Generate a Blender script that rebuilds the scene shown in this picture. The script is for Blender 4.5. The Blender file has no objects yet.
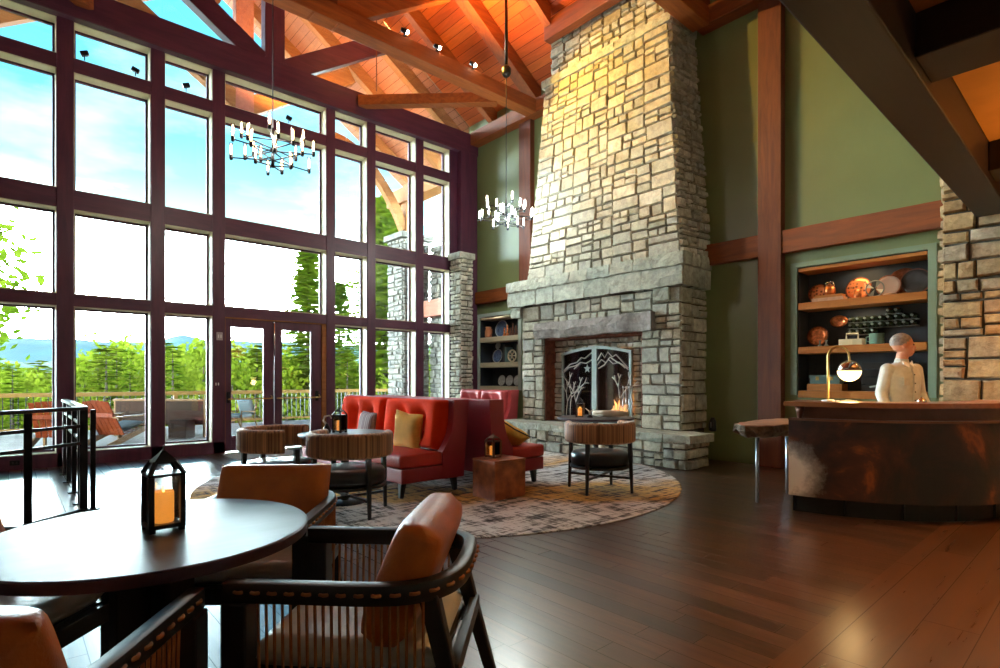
import bpy, bmesh, math, random
from mathutils import Vector, Matrix, Euler, noise
PI = math.pi
S = bpy.context.scene
COL = S.collection
rnd = random.Random(7)

# ------------------------------------------------------------------ camera
cam = bpy.data.cameras.new('camera'); cam_o = bpy.data.objects.new('camera', cam); COL.objects.link(cam_o)
cam.sensor_width = 36.0; cam.lens = 554.0 / 1000.0 * 36.0
cam.shift_y = (379.5 - 334.0) / 1000.0
cam.clip_start = 0.05; cam.clip_end = 6000
cam_o.location = (0, 0, 1.3)
cam_o.rotation_euler = (PI / 2, 0, math.radians(48.4 - 90))
S.camera = cam_o
S.view_settings.view_transform = 'Standard'
try: S.view_settings.look = 'None'
except Exception: pass
S.view_settings.exposure = 1.6
S.view_settings.gamma = 1.0
S.view_settings.use_curve_mapping = False

# ------------------------------------------------------------------ sky
W = bpy.data.worlds.new('sky'); S.world = W; W.use_nodes = True
nt = W.node_tree; nt.nodes.clear()
def N(nt, t, **k):
    n = nt.nodes.new(t)
    for a, b in k.items():
        if a.startswith('i_'): n.inputs[a[2:].replace('_', ' ')].default_value = b
        else: setattr(n, a, b)
    return n
def ramp(nt, stops, fac=None, interp='LINEAR'):
    r = nt.nodes.new('ShaderNodeValToRGB'); r.color_ramp.interpolation = interp
    e = r.color_ramp.elements
    while len(e) < len(stops): e.new(0.5)
    for q, (p, c) in zip(e, stops):
        q.position = p; q.color = (c[0], c[1], c[2], 1)
    if fac is not None: nt.links.new(fac, r.inputs[0])
    return r
wo = N(nt, 'ShaderNodeOutputWorld'); wb = N(nt, 'ShaderNodeBackground')
tc = N(nt, 'ShaderNodeTexCoord'); sx = N(nt, 'ShaderNodeSeparateXYZ')
nt.links.new(tc.outputs['Generated'], sx.inputs[0])
skyr = ramp(nt, [(0.0, (.05, .07, .03)), (.49, (.2, .25, .2)), (.505, (.78, 1.0, 1.04)), (.595, (.60, .80, .84)), (.622, (.014, .030, .034)), (.65, (.0068, .018, .022)), (.69, (.0033, .014, .021)), (.80, (.0019, .012, .022)), (1.0, (.0015, .009, .019))])
mz = N(nt, 'ShaderNodeMath', operation='MULTIPLY_ADD'); mz.inputs[1].default_value = .5; mz.inputs[2].default_value = .5
nt.links.new(sx.outputs['Z'], mz.inputs[0]); nt.links.new(mz.outputs[0], skyr.inputs[0])
mp = N(nt, 'ShaderNodeMapping'); mp.inputs['Scale'].default_value = (1.6, 1.6, 5.0)
nt.links.new(tc.outputs['Generated'], mp.inputs[0])
cn = N(nt, 'ShaderNodeTexNoise', i_Scale=2.2, i_Detail=6.0, i_Roughness=.55); nt.links.new(mp.outputs[0], cn.inputs['Vector'])
cr = ramp(nt, [(.47, (0, 0, 0)), (.66, (1, 1, 1))], cn.outputs[0])
cloudfade = ramp(nt, [(.5, (1, 1, 1)), (.60, (.55, .55, .55)), (.64, (.012, .012, .012)), (1, (0, 0, 0))], mz.outputs[0])
cm = N(nt, 'ShaderNodeMath', operation='MULTIPLY'); nt.links.new(cr.outputs[0], cm.inputs[0]); nt.links.new(cloudfade.outputs[0], cm.inputs[1])
mx = N(nt, 'ShaderNodeMixRGB'); mx.inputs[2].default_value = (.8, 1, 1.04, 1)
nt.links.new(cm.outputs[0], mx.inputs[0]); nt.links.new(skyr.outputs[0], mx.inputs[1])
nt.links.new(mx.outputs[0], wb.inputs[0]); wb.inputs[1].default_value = 31.0
nt.links.new(wb.outputs[0], wo.inputs[0])

# ------------------------------------------------------------------ lamps
def light(kind, name, loc, energy, color, size=.1, target=None, angle=None, blend=.5, parent=None):
    l = bpy.data.lights.new(name, kind); o = bpy.data.objects.new(name, l); COL.objects.link(o)
    l.energy = energy; l.color = color; o.location = loc
    if kind == 'AREA': l.size = size
    elif kind in ('POINT', 'SPOT'): l.shadow_soft_size = size
    elif kind == 'SUN': l.angle = size
    if kind == 'SPOT':
        l.spot_size = math.radians(angle or 60); l.spot_blend = blend
    if target is not None:
        o.rotation_euler = (Vector(target) - Vector(loc)).to_track_quat('-Z', 'Y').to_euler()
    return o
light('SUN', 'sun', (0, 0, 30), 4.0, (1, .95, .82), .01, target=(4.5, 9.0, 30 - 13.0))
WARM = (1, .60, .22); AMBER = (1, .46, .12)
# track heads on the tie beam that wash the stone chimney and the rafters (their bodies are built below)
SPOTS = [(5.10, 8.02, 7.30), (5.78, 8.02, 7.30), (6.61, 8.02, 7.30)]
# recessed downlights of the low ceiling over the reception side
DOWN = [(3.3, .40, 3.392), (5.3, .0, 3.392), (7.3, .1, 3.392), (1.0, -1.6, 3.392), (3.6, -1.6, 3.392)]

# ------------------------------------------------------------------ materials
def newmat(name):
    m = bpy.data.materials.new(name); m.use_nodes = True
    t = m.node_tree; b = t.nodes['Principled BSDF']
    return m, t, b
def lnk(t, a, b): t.links.new(a, b)
def c4(c): return (c[0], c[1], c[2], 1)
def sc(c, k): return tuple(min(1, x * k) for x in c)
def pm(name, col, rough=.5, metal=0, var=.18, vscale=6, stretch=(1, 1, 1), bump=.0, bscale=60, coat=0, spec=.5, sheen=0, col2=None, detail=4):
    m, t, b = newmat(name)
    tc = N(t, 'ShaderNodeTexCoord'); mp = N(t, 'ShaderNodeMapping'); mp.inputs['Scale'].default_value = stretch
    lnk(t, tc.outputs['Object'], mp.inputs[0])
    n = N(t, 'ShaderNodeTexNoise', i_Scale=vscale, i_Detail=detail); lnk(t, mp.outputs[0], n.inputs['Vector'])
    r = ramp(t, [(.3, sc(col, 1 - var)), (.7, col2 if col2 else sc(col, 1 + var))], n.outputs[0])
    lnk(t, r.outputs[0], b.inputs['Base Color'])
    b.inputs['Roughness'].default_value = rough; b.inputs['Metallic'].default_value = metal
    b.inputs['Specular IOR Level'].default_value = spec
    if coat: b.inputs['Coat Weight'].default_value = coat; b.inputs['Coat Roughness'].default_value = .12
    if sheen: b.inputs['Sheen Weight'].default_value = sheen
    if bump:
        n2 = N(t, 'ShaderNodeTexNoise', i_Scale=bscale, i_Detail=3.0); lnk(t, mp.outputs[0], n2.inputs['Vector'])
        bp = N(t, 'ShaderNodeBump', i_Strength=bump, i_Distance=.02); lnk(t, n2.outputs[0], bp.inputs['Height']); lnk(t, bp.outputs[0], b.inputs['Normal'])
    return m
def wood(name, c1, c2, axis='X', rough=.45, scale=3.0, coat=0, bump=.1):
    st = {'X': (.12, 1, 1), 'Y': (1, .12, 1), 'Z': (1, 1, .12)}[axis]
    m, t, b = newmat(name)
    tc = N(t, 'ShaderNodeTexCoord'); mp = N(t, 'ShaderNodeMapping'); mp.inputs['Scale'].default_value = st
    lnk(t, tc.outputs['Object'], mp.inputs[0])
    n = N(t, 'ShaderNodeTexNoise', i_Scale=scale * 4, i_Detail=6.0, i_Roughness=.65, i_Distortion=.6); lnk(t, mp.outputs[0], n.inputs['Vector'])
    r = ramp(t, [(.3, c1), (.7, c2)], n.outputs[0]); lnk(t, r.outputs[0], b.inputs['Base Color'])
    b.inputs['Roughness'].default_value = rough
    if coat: b.inputs['Coat Weight'].default_value = coat; b.inputs['Coat Roughness'].default_value = .15
    if bump:
        bp = N(t, 'ShaderNodeBump', i_Strength=bump, i_Distance=.01); lnk(t, n.outputs[0], bp.inputs['Height']); lnk(t, bp.outputs[0], b.inputs['Normal'])
    return m
def plank(name, across, along, width, length, cols, rough=.3, seam=.035, coat=0, seamcol=(.02, .012, .008), bump=.25, grain=.35, rvar=.1):
    """boards: ACROSS / ALONG are the object axes across and along the boards"""
    m, t, b = newmat(name)
    tc = N(t, 'ShaderNodeTexCoord'); s = N(t, 'ShaderNodeSeparateXYZ'); lnk(t, tc.outputs['Object'], s.inputs[0])
    def M(op, a, bb=None, c=None):
        n = N(t, 'ShaderNodeMath', operation=op)
        for i, v in enumerate((a, bb, c)):
            if v is None: continue
            if isinstance(v, (int, float)): n.inputs[i].default_value = v
            else: lnk(t, v, n.inputs[i])
        return n.outputs[0]
    u = M('DIVIDE', s.outputs[across], width); iu = M('FLOOR', u); fu = M('FRACT', u)
    wn = N(t, 'ShaderNodeTexWhiteNoise', noise_dimensions='1D'); lnk(t, iu, wn.inputs['W'])
    v = M('ADD', M('DIVIDE', s.outputs[along], length), M('MULTIPLY', wn.outputs['Value'], 7.3)); iv = M('FLOOR', v); fv = M('FRACT', v)
    cmb = N(t, 'ShaderNodeCombineXYZ'); lnk(t, iu, cmb.inputs[0]); lnk(t, iv, cmb.inputs[1])
    w2 = N(t, 'ShaderNodeTexWhiteNoise', noise_dimensions='2D'); lnk(t, cmb.outputs[0], w2.inputs['Vector'])
    cr = ramp(t, [(i / max(1, len(cols) - 1), c) for i, c in enumerate(cols)], w2.outputs['Value'])
    gs = [0, 0, 0]; ai = 'XYZ'.index(across); li = 'XYZ'.index(along); gs[ai] = 22; gs[li] = 1.6
    mp = N(t, 'ShaderNodeMapping'); mp.inputs['Scale'].default_value = gs; lnk(t, tc.outputs['Object'], mp.inputs[0])
    off = N(t, 'ShaderNodeVectorMath', operation='ADD'); lnk(t, mp.outputs[0], off.inputs[0])
    sc10 = N(t, 'ShaderNodeVectorMath', operation='SCALE'); sc10.inputs['Scale'].default_value = 3.7; lnk(t, cmb.outputs[0], sc10.inputs[0]); lnk(t, sc10.outputs[0], off.inputs[1])
    gn = N(t, 'ShaderNodeTexNoise', i_Scale=1.0, i_Detail=5.0, i_Roughness=.6, i_Distortion=1.2); lnk(t, off.outputs[0], gn.inputs['Vector'])
    gr = ramp(t, [(.3, (1 - grain,) * 3), (.65, (1 + grain * .4,) * 3)], gn.outputs[0])
    mul = N(t, 'ShaderNodeMixRGB', blend_type='MULTIPLY'); mul.inputs[0].default_value = 1; lnk(t, cr.outputs[0], mul.inputs[1]); lnk(t, gr.outputs[0], mul.inputs[2])
    e1 = M('LESS_THAN', fu, seam); e2 = M('LESS_THAN', fv, seam * width / length); e = M('MAXIMUM', e1, e2)
    mix = N(t, 'ShaderNodeMixRGB'); lnk(t, e, mix.inputs[0]); lnk(t, mul.outputs[0], mix.inputs[1]); mix.inputs[2].default_value = c4(seamcol)
    lnk(t, mix.outputs[0], b.inputs['Base Color'])
    rr = M('MULTIPLY_ADD', gn.outputs[0], rvar, rough); rr2 = M('ADD', rr, M('MULTIPLY', e, .4)); lnk(t, rr2, b.inputs['Roughness'])
    if coat: b.inputs['Coat Weight'].default_value = coat; b.inputs['Coat Roughness'].default_value = .24
    hh = M('SUBTRACT', M('MULTIPLY', gn.outputs[0], .15), e)
    bp = N(t, 'ShaderNodeBump', i_Strength=bump, i_Distance=.004); lnk(t, hh, bp.inputs['Height']); lnk(t, bp.outputs[0], b.inputs['Normal'])
    return m
def stone_mat(name, cols, rough=.85):
    m, t, b = newmat(name)
    a = N(t, 'ShaderNodeAttribute', attribute_name='tint'); s = N(t, 'ShaderNodeSeparateColor'); lnk(t, a.outputs['Color'], s.inputs[0])
    cr = ramp(t, [(i / (len(cols) - 1), c) for i, c in enumerate(cols)], s.outputs[0])
    tc = N(t, 'ShaderNodeTexCoord')
    n = N(t, 'ShaderNodeTexNoise', i_Scale=9.0, i_Detail=8.0, i_Roughness=.7); lnk(t, tc.outputs['Object'], n.inputs['Vector'])
    nr = ramp(t, [(.3, (.55, .52, .5)), (.7, (1.25, 1.22, 1.18))], n.outputs[0])
    mul = N(t, 'ShaderNodeMixRGB', blend_type='MULTIPLY'); mul.inputs[0].default_value = 1; lnk(t, cr.outputs[0], mul.inputs[1]); lnk(t, nr.outputs[0], mul.inputs[2])
    lnk(t, mul.outputs[0], b.inputs['Base Color']); b.inputs['Roughness'].default_value = rough; b.inputs['Specular IOR Level'].default_value = .25
    n2 = N(t, 'ShaderNodeTexNoise', i_Scale=22.0, i_Detail=8.0, i_Roughness=.7); lnk(t, tc.outputs['Object'], n2.inputs['Vector'])
    bp = N(t, 'ShaderNodeBump', i_Strength=.9, i_Distance=.03); lnk(t, n2.outputs[0], bp.inputs['Height']); lnk(t, bp.outputs[0], b.inputs['Normal'])
    return m
def emit(name, col, strength):
    m, t, b = newmat(name)
    b.inputs['Base Color'].default_value = c4(col); b.inputs['Emission Color'].default_value = c4(col); b.inputs['Emission Strength'].default_value = strength
    return m
def glass(name, tint=(1, 1, 1), refl=.08, rough=.0, grey=0.0):
    m, t, b = newmat(name); t.nodes.remove(b)
    o = t.nodes['Material Output']
    tr = N(t, 'ShaderNodeBsdfTransparent'); tr.inputs[0].default_value = c4(tint)
    gl = N(t, 'ShaderNodeBsdfGlossy'); gl.inputs['Roughness'].default_value = rough
    fr = N(t, 'ShaderNodeFresnel'); fr.inputs[0].default_value = 1.4
    mu = N(t, 'ShaderNodeMath', operation='MULTIPLY_ADD'); mu.inputs[1].default_value = 1.0; mu.inputs[2].default_value = refl - .04; lnk(t, fr.outputs[0], mu.inputs[0])
    mx = N(t, 'ShaderNodeMixShader'); lnk(t, mu.outputs[0], mx.inputs[0]); lnk(t, tr.outputs[0], mx.inputs[1]); lnk(t, gl.outputs[0], mx.inputs[2])
    lnk(t, mx.outputs[0], o.inputs[0])
    return m
def leafmat(name, c1, c2, trans=.45):
    m, t, b = newmat(name); t.nodes.remove(b); o = t.nodes['Material Output']
    tc = N(t, 'ShaderNodeTexCoord'); n = N(t, 'ShaderNodeTexNoise', i_Scale=1.3, i_Detail=3.0); lnk(t, tc.outputs['Object'], n.inputs['Vector'])
    r = ramp(t, [(.35, c1), (.65, c2)], n.outputs[0])
    d = N(t, 'ShaderNodeBsdfDiffuse'); tl = N(t, 'ShaderNodeBsdfTranslucent'); mx = N(t, 'ShaderNodeMixShader'); mx.inputs[0].default_value = trans
    lnk(t, r.outputs[0], d.inputs[0]); lnk(t, r.outputs[0], tl.inputs[0]); lnk(t, d.outputs[0], mx.inputs[1]); lnk(t, tl.outputs[0], mx.inputs[2]); lnk(t, mx.outputs[0], o.inputs[0])
    return m

M = {}
M['mullion'] = wood('dark_stained_fir', (.050, .012, .034), (.10, .024, .050), 'Z', .45, 3)
M['mullion_h'] = wood('dark_stained_fir_rail', (.050, .012, .034), (.10, .024, .050), 'X', .48, 3)
M['cream'] = pm('cream_window_frame', (.62, .55, .36), .4, var=.06)
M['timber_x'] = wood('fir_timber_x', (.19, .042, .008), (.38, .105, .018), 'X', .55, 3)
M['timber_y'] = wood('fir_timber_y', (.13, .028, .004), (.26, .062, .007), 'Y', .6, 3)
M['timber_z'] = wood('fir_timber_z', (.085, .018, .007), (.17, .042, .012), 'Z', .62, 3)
M['darkbeam'] = wood('dark_beam', (.016, .008, .008), (.028, .012, .010), 'X', .5, 3)
M['darkbeam_y'] = wood('dark_joist', (.012, .008, .010), (.022, .012, .012), 'Y', .5, 3)
M['ceiling'] = plank('ceiling_boards', 'X', 'Y', .15, 3.6, [(.46, .085, .012), (.56, .12, .018), (.40, .07, .010), (.60, .14, .022)], rough=.5, seam=.06, seamcol=(.10, .02, .006), grain=.22, bump=.3)
M['soffit'] = plank('soffit_boards', 'X', 'Y', .15, 3.6, [(.34, .12, .06), (.40, .15, .07)], rough=.6, seam=.06, seamcol=(.10, .03, .012), grain=.2)
M['floor'] = plank('oak_floor', 'X', 'Y', .14, 1.7, [(.036, .017, .011), (.075, .033, .018), (.11, .048, .026), (.050, .023, .014), (.09, .04, .021)], rough=.26, seam=.035, coat=1.0, grain=.6, bump=.4)
M['floor_b'] = plank('oak_floor_border', 'Y', 'X', .24, 2.4, [(.07, .028, .012), (.10, .042, .018), (.085, .034, .015)], rough=.24, seam=.02, coat=.6, grain=.28)
M['deck'] = plank('deck_boards', 'Y', 'X', .14, 3.0, [(.10, .082, .075), (.13, .105, .095), (.115, .095, .085)], rough=.7, seam=.05, seamcol=(.05, .04, .035), grain=.2)
M['green'] = pm('sage_plaster', (.235, .27, .165), .7, var=.05, vscale=3)
M['greentrim'] = pm('sage_trim', (.20, .27, .19), .5, var=.05)
M['teal'] = pm('pale_sage_plaster', (.42, .52, .46), .65, var=.04, vscale=2)
M['plaster'] = pm('warm_plaster', (.56, .24, .04), .8, var=.05)
M['plainwall'] = pm('plain_wall', (.30, .25, .18), .8, var=.06)
M['darkback'] = pm('niche_lining', (.020, .026, .036), .6, var=.1)
M['shelfwood'] = wood('shelf_oak', (.36, .12, .018), (.52, .20, .035), 'Y', .45, 4)
M['palewood'] = wood('pale_shelf', (.50, .46, .30), (.62, .58, .40), 'Y', .5, 4)
M['stone'] = stone_mat('ledge_stone', [(.34, .34, .28), (.50, .49, .40), (.42, .42, .37), (.56, .53, .42), (.38, .40, .37), (.47, .43, .33), (.62, .60, .52)])
M['stone_w'] = stone_mat('warm_ledge_stone', [(.44, .33, .19), (.52, .36, .18), (.40, .36, .28), (.56, .42, .22), (.48, .28, .13), (.50, .45, .34)])
M['stone_out'] = stone_mat('darkened_ledge_stone', [(.16, .155, .14), (.22, .21, .19), (.13, .13, .125), (.20, .18, .15)])  # ledge stone again, its colour darkened to offset the strong outdoor light
M['slab'] = stone_mat('hewn_stone', [(.40, .43, .37), (.48, .50, .43), (.36, .40, .36)])
M['lintel'] = stone_mat('slate_lintel', [(.26, .25, .25), (.30, .28, .27)])
M['mortar'] = pm('dark_mortar', (.085, .075, .055), .95, var=.2)
M['brick'] = pm('fire_brick', (.17, .055, .035), .9, var=.4, vscale=14, bump=.5)
M['black'] = pm('black_wood', (.013, .012, .012), .38, var=.2)
M['blackmetal'] = pm('black_metal', (.015, .015, .018), .4, metal=.6, var=.1)
M['cord'] = pm('tan_leather_cord', (.34, .12, .035), .6, var=.2, vscale=20)
M['orangeleather'] = pm('cognac_leather', (.50, .12, .017), .32, spec=.5, var=.22, vscale=7, bump=.12, bscale=140)
M['seatvinyl'] = pm('grey_leather', (.60, .61, .60), .33, var=.1, vscale=5, bump=.25, bscale=18)
M['tabletop'] = pm('slate_table_top', (.075, .07, .072), .40, var=.45, vscale=3, stretch=(.5, 2, 1), spec=.24)
M['tableedge'] = pm('dark_table_edge', (.05, .025, .045), .4, var=.1)
M['redleather'] = pm('red_leather', (.50, .026, .018), .40, var=.14, vscale=3, bump=.08, bscale=90)
M['redback'] = pm('red_velvet', (.70, .036, .006), .8, var=.14, vscale=3, spec=.06)
M['wine'] = pm('wine_leather', (.32, .022, .036), .45, var=.12, vscale=3)
M['pink'] = pm('rose_leather', (.52, .075, .085), .42, var=.12, vscale=3)
M['mustard'] = pm('mustard_linen', (.82, .46, .09), .8, var=.15, vscale=5, bump=.2, bscale=200)
M['tan'] = pm('tan_linen', (.45, .30, .16), .8, var=.15)
M['charcoalfab'] = pm('charcoal_fabric', (.05, .05, .06), .8, var=.2)
M['blackleather'] = pm('black_leather', (.018, .019, .022), .3, var=.15, bump=.05)
M['velvet'] = pm('striped_velvet', (.26, .095, .036), .6, var=.60, vscale=9, stretch=(5, 5, .02), sheen=.2, col2=(.62, .27, .11), detail=2)
M['candle'] = emit('candle_wax', (1, .36, .05), .28)
M['flame'] = emit('flame', (1, .45, .09), 3)
M['bulb'] = emit('filament_bulb', (1, .70, .38), 5)
M['bulb2'] = emit('bright_filament_bulb', (1, .93, .84), 24)
M['lamp'] = emit('lamp_globe', (1, .74, .34), 1.5)
M['spotlens'] = emit('spot_lens', (1, .86, .6), 30)
M['downlens'] = emit('downlight_lens', (1, .66, .30), 8)
M['glass'] = glass('clear_glass', (1, 1, 1), .045)
M['tubeglass'] = glass('tube_glass', (.96, .96, .94), .10)
M['fireglass'] = glass('smoked_glass', (.40, .44, .62), .18, .04)
M['bronze'] = pm('bronze_panel', (.17, .070, .045), .42, metal=.35, var=.3, vscale=3)
M['deskwood'] = wood('desk_wood', (.22, .075, .025), (.34, .12, .04), 'Y', .3, 4, coat=.3)
M['kick'] = pm('blackened_kick', (.012, .013, .014), .5, var=.2)
M['live'] = pm('live_edge_top', (.52, .30, .19), .35, var=.2, vscale=4, stretch=(.4, 4, 1), coat=.2)
M['bark'] = pm('bark', (.13, .09, .055), .9, var=.6, vscale=14, bump=.8, bscale=30)
M['steel'] = pm('steel', (.42, .44, .48), .35, metal=.9, var=.08)
M['chrome'] = pm('chrome', (.8, .8, .82), .12, metal=1, var=.03)
M['pewter'] = pm('pewter_metal', (.22, .25, .23), .5, metal=.4, var=.15)
M['copper'] = pm('copper', (.75, .22, .08), .3, metal=.85, var=.5, vscale=26)
M['darkcopper'] = pm('aged_copper', (.22, .07, .03), .35, metal=.7, var=.4, vscale=20)
M['cub'] = pm('oxidised_cube', (.36, .10, .034), .45, metal=.25, var=.6, vscale=7, bump=.3, bscale=12)
M['bluechina'] = pm('blue_china', (.10, .17, .35), .3, var=.5, vscale=25)
M['paleplate'] = pm('pale_plate', (.52, .57, .56), .35, var=.25, vscale=18)
M['darkplate'] = pm('dark_plate', (.05, .045, .045), .35, var=.3, vscale=10)
M['orangejug'] = pm('terracotta_jug', (.52, .19, .08), .5, var=.15)
M['greenglass'] = pm('dark_green_glass', (.05, .075, .055), .15, var=.3, coat=.5)
M['creambox'] = pm('cream_box', (.70, .64, .46), .5, var=.05)
M['tealbox'] = pm('teal_enamel', (.12, .22, .22), .4, var=.15)
M['tealmug'] = pm('teal_pottery', (.18, .36, .30), .3, var=.2)
M['brass'] = pm('brass', (.62, .42, .14), .3, metal=.9, var=.1)
M['twig'] = pm('silver_twig', (.46, .44, .42), .6, metal=.1, var=.1)
M['drift'] = pm('driftwood', (.55, .46, .36), .7, var=.25, vscale=6)
M['log'] = pm('charred_log', (.05, .035, .03), .95, var=.5, vscale=12, bump=.5)
M['white'] = pm('white_paint', (.78, .78, .76), .5, var=.03)
M['plate_s'] = pm('switch_plate', (.42, .36, .38), .5, var=.03)
M['teak'] = wood('red_cedar', (.10, .014, .003), (.15, .026, .006), 'Z', .6, 5)
M['oakarm'] = wood('golden_oak', (.10, .05, .018), (.14, .075, .028), 'X', .5, 5)
M['wicker'] = pm('brown_wicker', (.022, .011, .007), .8, var=.4, vscale=40, stretch=(1, 1, 3), bump=.4, bscale=80)
M['outcush'] = pm('grey_outdoor_fabric', (.09, .11, .115), .85, var=.08)
M['railwood'] = wood('cedar_rail', (.12, .060, .014), (.15, .082, .022), 'X', .6, 4)
M['outred'] = wood('porch_beam', (.30, .11, .08), (.40, .16, .11), 'Y', .6, 4)
M['outtimber'] = wood('porch_timber', (.22, .085, .03), (.32, .14, .05), 'X', .6, 4)
M['leaf1'] = leafmat('spring_needles', (.055, .11, .005), (.125, .18, .012))
M['leaf2'] = leafmat('lime_needles', (.065, .10, .005), (.125, .155, .014))
M['leaf3'] = leafmat('pine_needles', (.03, .075, .006), (.08, .14, .012))
M['trunk'] = pm('tree_trunk', (.035, .022, .015), .9, var=.4, vscale=6, stretch=(1, 1, .3))
M['grass'] = pm('lawn_grass', (.055, .08, .01), .95, var=.3, vscale=.6, col2=(.09, .11, .02))
M['hill'] = pm('hazed_far_forest', (.0035, .042, .056), .95, var=.22, vscale=.012, detail=8)  # blue haze of distance is mixed into the forest colour
M['skin'] = pm('skin', (.56, .25, .155), .5, var=.08)
M['hair'] = pm('grey_hair', (.26, .22, .20), .8, var=.3, vscale=40)
M['shirt'] = pm('pale_check_shirt', (.50, .52, .50), .8, var=.10, vscale=22)
M['trouser'] = pm('dark_trousers', (.03, .03, .04), .8, var=.1)
M['mat'] = pm('grey_door_mat', (.30, .31, .32), .95, var=.15, vscale=40)

# rug: distressed grey, cream and amber weave; amber bands also paint in warm light
def rug_mat():
    m, t, b = newmat('distressed_rug')
    tc = N(t, 'ShaderNodeTexCoord')
    mp = N(t, 'ShaderNodeMapping'); mp.inputs['Rotation'].default_value = (0, 0, math.radians(8)); mp.inputs['Scale'].default_value = (.9, 5.5, 1); lnk(t, tc.outputs['Object'], mp.inputs[0])
    n = N(t, 'ShaderNodeTexNoise', i_Scale=1.9, i_Detail=8.0, i_Roughness=.72); lnk(t, mp.outputs[0], n.inputs['Vector'])
    mp2 = N(t, 'ShaderNodeMapping'); mp2.inputs['Rotation'].default_value = (0, 0, math.radians(8)); mp2.inputs['Scale'].default_value = (5.5, 1.1, 1); lnk(t, tc.outputs['Object'], mp2.inputs[0])
    n2 = N(t, 'ShaderNodeTexNoise', i_Scale=2.6, i_Detail=8.0, i_Roughness=.75); lnk(t, mp2.outputs[0], n2.inputs['Vector'])
    ad = N(t, 'ShaderNodeMath', operation='MULTIPLY'); lnk(t, n.outputs[0], ad.inputs[0]); lnk(t, n2.outputs[0], ad.inputs[1])
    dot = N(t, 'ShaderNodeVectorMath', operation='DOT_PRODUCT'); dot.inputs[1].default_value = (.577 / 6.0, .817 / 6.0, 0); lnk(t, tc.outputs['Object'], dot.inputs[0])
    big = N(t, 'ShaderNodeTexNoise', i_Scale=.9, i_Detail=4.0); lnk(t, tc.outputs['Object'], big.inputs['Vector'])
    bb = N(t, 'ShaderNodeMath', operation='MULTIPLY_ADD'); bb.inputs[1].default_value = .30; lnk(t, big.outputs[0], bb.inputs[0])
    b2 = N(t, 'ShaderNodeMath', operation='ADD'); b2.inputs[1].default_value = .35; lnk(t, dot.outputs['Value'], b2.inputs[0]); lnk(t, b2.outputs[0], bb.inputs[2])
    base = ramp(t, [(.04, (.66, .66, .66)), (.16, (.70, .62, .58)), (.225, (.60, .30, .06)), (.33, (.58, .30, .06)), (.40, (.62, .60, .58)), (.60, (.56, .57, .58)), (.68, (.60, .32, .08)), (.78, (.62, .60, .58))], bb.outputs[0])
    dk = ramp(t, [(.17, (.04, .042, .05)), (.215, (.30, .29, .29)), (.26, (1, 1, 1))], ad.outputs[0])
    mul = N(t, 'ShaderNodeMixRGB', blend_type='MULTIPLY'); mul.inputs[0].default_value = 1; lnk(t, base.outputs[0], mul.inputs[1]); lnk(t, dk.outputs[0], mul.inputs[2])
    lnk(t, mul.outputs[0], b.inputs['Base Color']); b.inputs['Roughness'].default_value = .95; b.inputs['Specular IOR Level'].default_value = .15; b.inputs['Sheen Weight'].default_value = .06
    return m
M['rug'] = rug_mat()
for q in ('teak', 'oakarm', 'railwood', 'outred', 'outtimber', 'wicker', 'outcush', 'deck'):
    M[q].node_tree.nodes['Principled BSDF'].inputs['Specular IOR Level'].default_value = .08
def hide_mat():
    m, t, b = newmat('cowhide')
    tc = N(t, 'ShaderNodeTexCoord')
    mp = N(t, 'ShaderNodeMapping'); mp.inputs['Location'].default_value = (1.3, .4, .1); lnk(t, tc.outputs['Object'], mp.inputs[0])
    n = N(t, 'ShaderNodeTexNoise', i_Scale=2.1, i_Detail=7.0, i_Roughness=.6, i_Distortion=.5); lnk(t, mp.outputs[0], n.inputs['Vector'])
    r = ramp(t, [(.40, (.008, .006, .006)), (.50, (.028, .009, .006)), (.58, (.06, .016, .008)), (.66, (.24, .06, .010)), (.74, (.10, .03, .012))], n.outputs[0])
    # one pale patch near the hide's end
    vm = N(t, 'ShaderNodeVectorMath', operation='DISTANCE'); vm.inputs[1].default_value = (5.70, 2.20, .38); lnk(t, tc.outputs['Object'], vm.inputs[0])
    n3 = N(t, 'ShaderNodeTexNoise', i_Scale=9.0, i_Detail=6.0, i_Roughness=.7); lnk(t, tc.outputs['Object'], n3.inputs['Vector'])
    sm = N(t, 'ShaderNodeMath', operation='MULTIPLY_ADD'); sm.inputs[1].default_value = .22; lnk(t, n3.outputs[0], sm.inputs[0]); lnk(t, vm.outputs['Value'], sm.inputs[2])
    pr = ramp(t, [(.27, (1, 1, 1)), (.36, (.35, .35, .35)), (.46, (0, 0, 0))], sm.outputs[0])
    mx = N(t, 'ShaderNodeMixRGB'); lnk(t, pr.outputs[0], mx.inputs[0]); lnk(t, r.outputs[0], mx.inputs[1]); mx.inputs[2].default_value = (.88, .84, .76, 1)
    lnk(t, mx.outputs[0], b.inputs['Base Color']); b.inputs['Roughness'].default_value = .5; b.inputs['Sheen Weight'].default_value = .1
    bp = N(t, 'ShaderNodeBump', i_Strength=.3, i_Distance=.01); lnk(t, n3.outputs[0], bp.inputs['Height']); lnk(t, bp.outputs[0], b.inputs['Normal'])
    return m
M['hide'] = hide_mat()
def pattern_mat(name, c1, c2, rings=14.0):
    m, t, b = newmat(name)
    tc = N(t, 'ShaderNodeTexCoord'); v = N(t, 'ShaderNodeTexVoronoi', i_Scale=rings); lnk(t, tc.outputs['Object'], v.inputs['Vector'])
    r = ramp(t, [(.15, c1), (.45, c2)], v.outputs['Distance']); lnk(t, r.outputs[0], b.inputs['Base Color'])
    b.inputs['Metallic'].default_value = .6; b.inputs['Roughness'].default_value = .35
    return m
M['cupattern'] = pattern_mat('embossed_copper', (.10, .03, .015), (.85, .28, .10), 22)
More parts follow.
